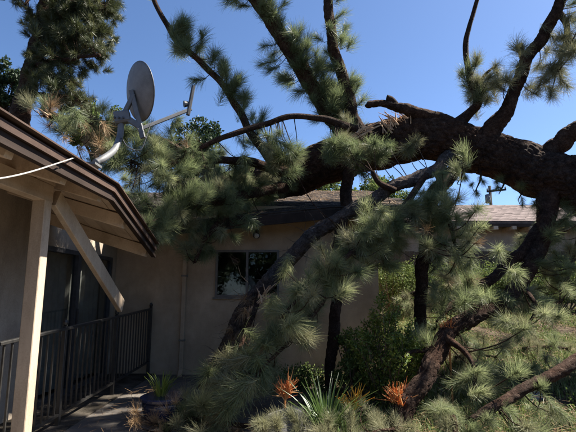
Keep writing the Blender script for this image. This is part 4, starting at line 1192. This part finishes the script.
# ------------------------------------------------------------------ neighbouring house
NY = 15.6
nz = at(500, 222, NY - 0.6)[2]
nb = thing('neighbour_house', 'pale stucco house with weathered pinkish shingle roof beyond the fence', 'house', (5.0, NY, 1.3))
nx0, nx1 = 2.4, 13.5
part('wall', box(nx0 + 0.5, nx1, NY, NY + 0.2, 0.8, nz + 0.05), M['stucco_grey'], nb)
part('wall', box(nx0 + 0.5, nx0 + 0.7, NY + 0.2, NY + 7, 0.8, nz + 0.05), M['stucco_grey'], nb)
NEY, NRY = NY - 0.65, NY + 3.4
nrz = at(500, 206, NRY)[2]
sl = (nrz - nz) / (NRY - NEY)
def nb_z(x, y): return nz + sl * (np.minimum(y, 2 * NRY - y) - NEY) + 0 * x
nroof = part('roof', sheet(nb_z, nx0, nx1, NEY, NRY + 3.5, 2, 31, 0.06), M['shingle_pink'], nb)
shm = []
for k in range(4):
    wd = 0.30
    v_, f_ = box(0, wd - 0.012, 0, 0.27, 0, 0.022)
    v_[:, 2] += sl * v_[:, 1]; v_[2:4, 2] -= 0.012
    shm.append(mesh_from('shingle', v_, f_, M['shingle_pink']))
# courses of shingles: the ones in clear view are pieces, the rest stay joined
cand = []
for kk in range(17):
    y = NEY - 0.03 + kk * 0.24
    x = nx0 + (0.15 if kk % 2 else 0)
    while x < nx1 - 0.3:
        cand.append((x, y)); x += 0.30
def pxx(x, y): return 288 + FPX * x / (y * math.cos(PITCH) + (nz - EYE) * math.sin(PITCH))
vis = [c_ for c_ in cand if 440 < pxx(*c_) < 556][:290]
vs = set(vis)
nl = wloc(nroof)
for (x, y) in vis:
    link('shingle', shm[r.randint(4)], nroof, Vector((x, y, float(nb_z(x, y)) + 0.012 + r.uniform(0, 0.012))) - nl)
rest = []
for (x, y) in cand:
    if (x, y) not in vs:
        v_, f_ = box(x, x + 0.288, y, y + 0.27, 0.012, 0.034)
        v_[:, 2] += nb_z(0, v_[:, 1])
        rest.append((v_, f_))
part('shingles', join(rest), M['shingle_pink'], nroof, kind='stuff')
part('fascia_board', box(nx0, nx1, NEY - 0.02, NEY + 0.012, nz - 0.17, nz - 0.062), M['brown'], nb)
x = nx0 + 0.2
while x < nx1:
    part('rafter_tail', box(x, x + 0.14, NEY - 0.09, NY + 0.02, nz - 0.27, nz - 0.155), M['taupe'], nb)
    x += 0.615

# utility pole
ub = at(491, 205, 42)
pole = thing('utility_pole', 'dark utility pole with crossarm and transformer above the neighbouring roof', 'utility pole', (ub[0], 42, 1.3))
ptop = at(491, 186, 42)
part('pole', tube([(ub[0], 42, 1.0), (ub[0], 42, ptop[2])], [0.17, 0.13], 14), M['pole_wood'], pole, smooth_shade=True)
ca, cbm = at(486, 192, 42), at(505, 190, 42)
part('crossarm', beam(ca - [0, 0.2, 0], cbm - [0, 0.2, 0], 0.14, 0.16), M['pole_wood'], pole)
for t in (0.03, 0.5, 0.75, 0.97):
    p = ca * (1 - t) + cbm * t - [0, 0.2, 0]
    part('insulator', tube([p + [0, 0, 0.08], p + [0, 0, 0.14], p + [0, 0, 0.3]], [0.05, 0.09, 0.04], 8), M['grey_metal'], pole)
tc_ = at(487.5, 199, 42)
part('transformer', tube([tc_ - [0, 0.1, 0.42], tc_ - [0, 0.1, 0.38], tc_ + [0, -0.1, 0.38], tc_ + [0, -0.1, 0.44]], [0.22, 0.25, 0.25, 0.12], 16), M['grey_metal'], pole, smooth_shade=True)

# ------------------------------------------------------------------ trees behind
up_root = thing('upright_pine_tree', 'tall standing pine behind the porch roof at upper left', 'tree', (-9.2, 15.5, 1.2))
U = Pine(up_root, M['bark'], 9)
TD = 15.0
tk = U.limb([(5, 240, TD, 11), (14, 160, TD, 10), (24, 100, TD, 9), (34, 60, TD, 8), (44, 15, TD, 7), (55, -40, TD, 6), (66, -110, TD, 4)], 'trunk', sides=28, relief=0.03)
ul = []
for (pts) in ([(40, 35, TD, 4), (65, 30, TD - 0.5, 3), (95, 35, TD - 0.8, 2)], [(44, 15, TD, 4), (70, 5, TD - 0.6, 3), (105, 5, TD - 0.9, 2)], [(30, 75, TD, 4), (50, 78, TD - 0.6, 3), (80, 85, TD - 1, 2)],
              [(32, 65, TD, 3), (60, 60, TD - 1, 2.5), (100, 55, TD - 1.2, 1.6)], [(26, 95, TD, 3), (50, 95, TD - 0.7, 2.4), (80, 100, TD - 1, 1.5)], [(48, 0, TD, 3), (35, -10, TD - 1, 2), (25, 5, TD - 1.2, 1.5)],
              [(52, -20, TD, 3), (80, -30, TD - .5, 2.4), (110, -25, TD - .6, 1.5)]):
    ul.append(U.limb(pts, sides=8))
for (px, py, s, n) in ((60, 12, 11, 26), (85, 10, 10, 24), (100, 25, 8, 18), (75, 30, 10, 24), (55, 40, 10, 18), (95, 48, 8, 16), (70, 58, 10, 18), (45, 70, 9, 12), (60, 80, 9, 14), (75, 95, 8, 12), (60, 100, 9, 10),
                       (30, 12, 6, 8), (50, -15, 12, 20), (85, -20, 12, 22), (105, 5, 7, 10), (40, 95, 8, 8), (82, 108, 6, 8), (60, 50, 9, 14), (110, -5, 6, 8)):
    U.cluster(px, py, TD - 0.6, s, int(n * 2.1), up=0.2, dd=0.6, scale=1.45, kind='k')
U.finish(300)

def bg_tree(label, px, py, D, rx, rz, n, size, mat, seed, clumps=26, name='broadleaf_tree'):
    r = np.random.RandomState(seed)
    c = at(px, py, D)
    gz = float(ground_h(c[0], c[1]))
    rt = thing(name, label, 'tree', (c[0], c[1], gz))
    pts, cc = blob_points(n, r, c, (rx, rx * 0.8, rz), clumps, 0.28)
    tr = [(c[0], c[1], gz - 0.1), (c[0] + 0.1, c[1], (gz + c[2]) / 2), (c[0], c[1], c[2] - rz * 0.2)]
    part('trunk', tube(catmull(tr, 12), np.linspace(0.16, 0.08, 12), 12, lumpy=0.1), M['bark'], rt, smooth_shade=True)
    geos = []
    for q in cc:
        b = np.array([c[0], c[1], gz + (c[2] - gz) * r.uniform(0.6, 0.95)])
        geos.append(tube(catmull([b, (b + q) / 2 + r.normal(0, 0.15, 3), q], 7), np.linspace(0.05, 0.012, 7), 6))
    part('limbs', join(geos), M['bark'], rt)
    part('crown', leaf_cloud(pts, n, size, r, 1.7), M[mat], rt, kind='stuff')
bg_tree('dark broadleaf tree behind the arm of the satellite dish', 192, 145, 17.5, 1.15, 1.55, 7000, 0.15, 'leaf_dark', 61, clumps=30)
bg_tree('dark broadleaf tree at the left edge behind the standing pine', 8, 92, 19, 1.0, 1.6, 5500, 0.16, 'leaf_dark', 62)
bg_tree('light green tree showing between the low roof and the trunk', 318, 196, 18, 1.6, 1.0, 8000, 0.13, 'leaf_mid', 63)
bg_tree('pale green tree behind the fence left of the neighbouring house', 375, 205, 17.5, 1.6, 1.3, 8000, 0.13, 'leaf_mid', 64)
bg_tree('grey-green tree behind the porch roof left of the dish mast', 96, 128, 20, 1.4, 1.2, 7000, 0.15, 'leaf_mid', 65)

# a wood behind the viewer that reads as one mass in the window glass
r = np.random.RandomState(80)
vs, fs_, nv_ = [], [], 0
for (x, y) in ((-9, -9), (-4.5, -11), (0, -12), (4.5, -11), (9, -9)):
    pts, cc = blob_points(5000, r, (x, y, 2.9), (2.6, 2.6, 2.2), 30, 0.35)
    v_, f_ = leaf_cloud(pts, 5000, 0.28, r, 1.7)
    vs.append(v_); fs_.append(f_ + nv_); nv_ += len(v_)
o = part('tree_line', (np.concatenate(vs), np.concatenate(fs_)), M['leaf_dark'], kind='stuff')
tag(o, 'dark mass of trees mirrored in the window of the brown house', 'trees')
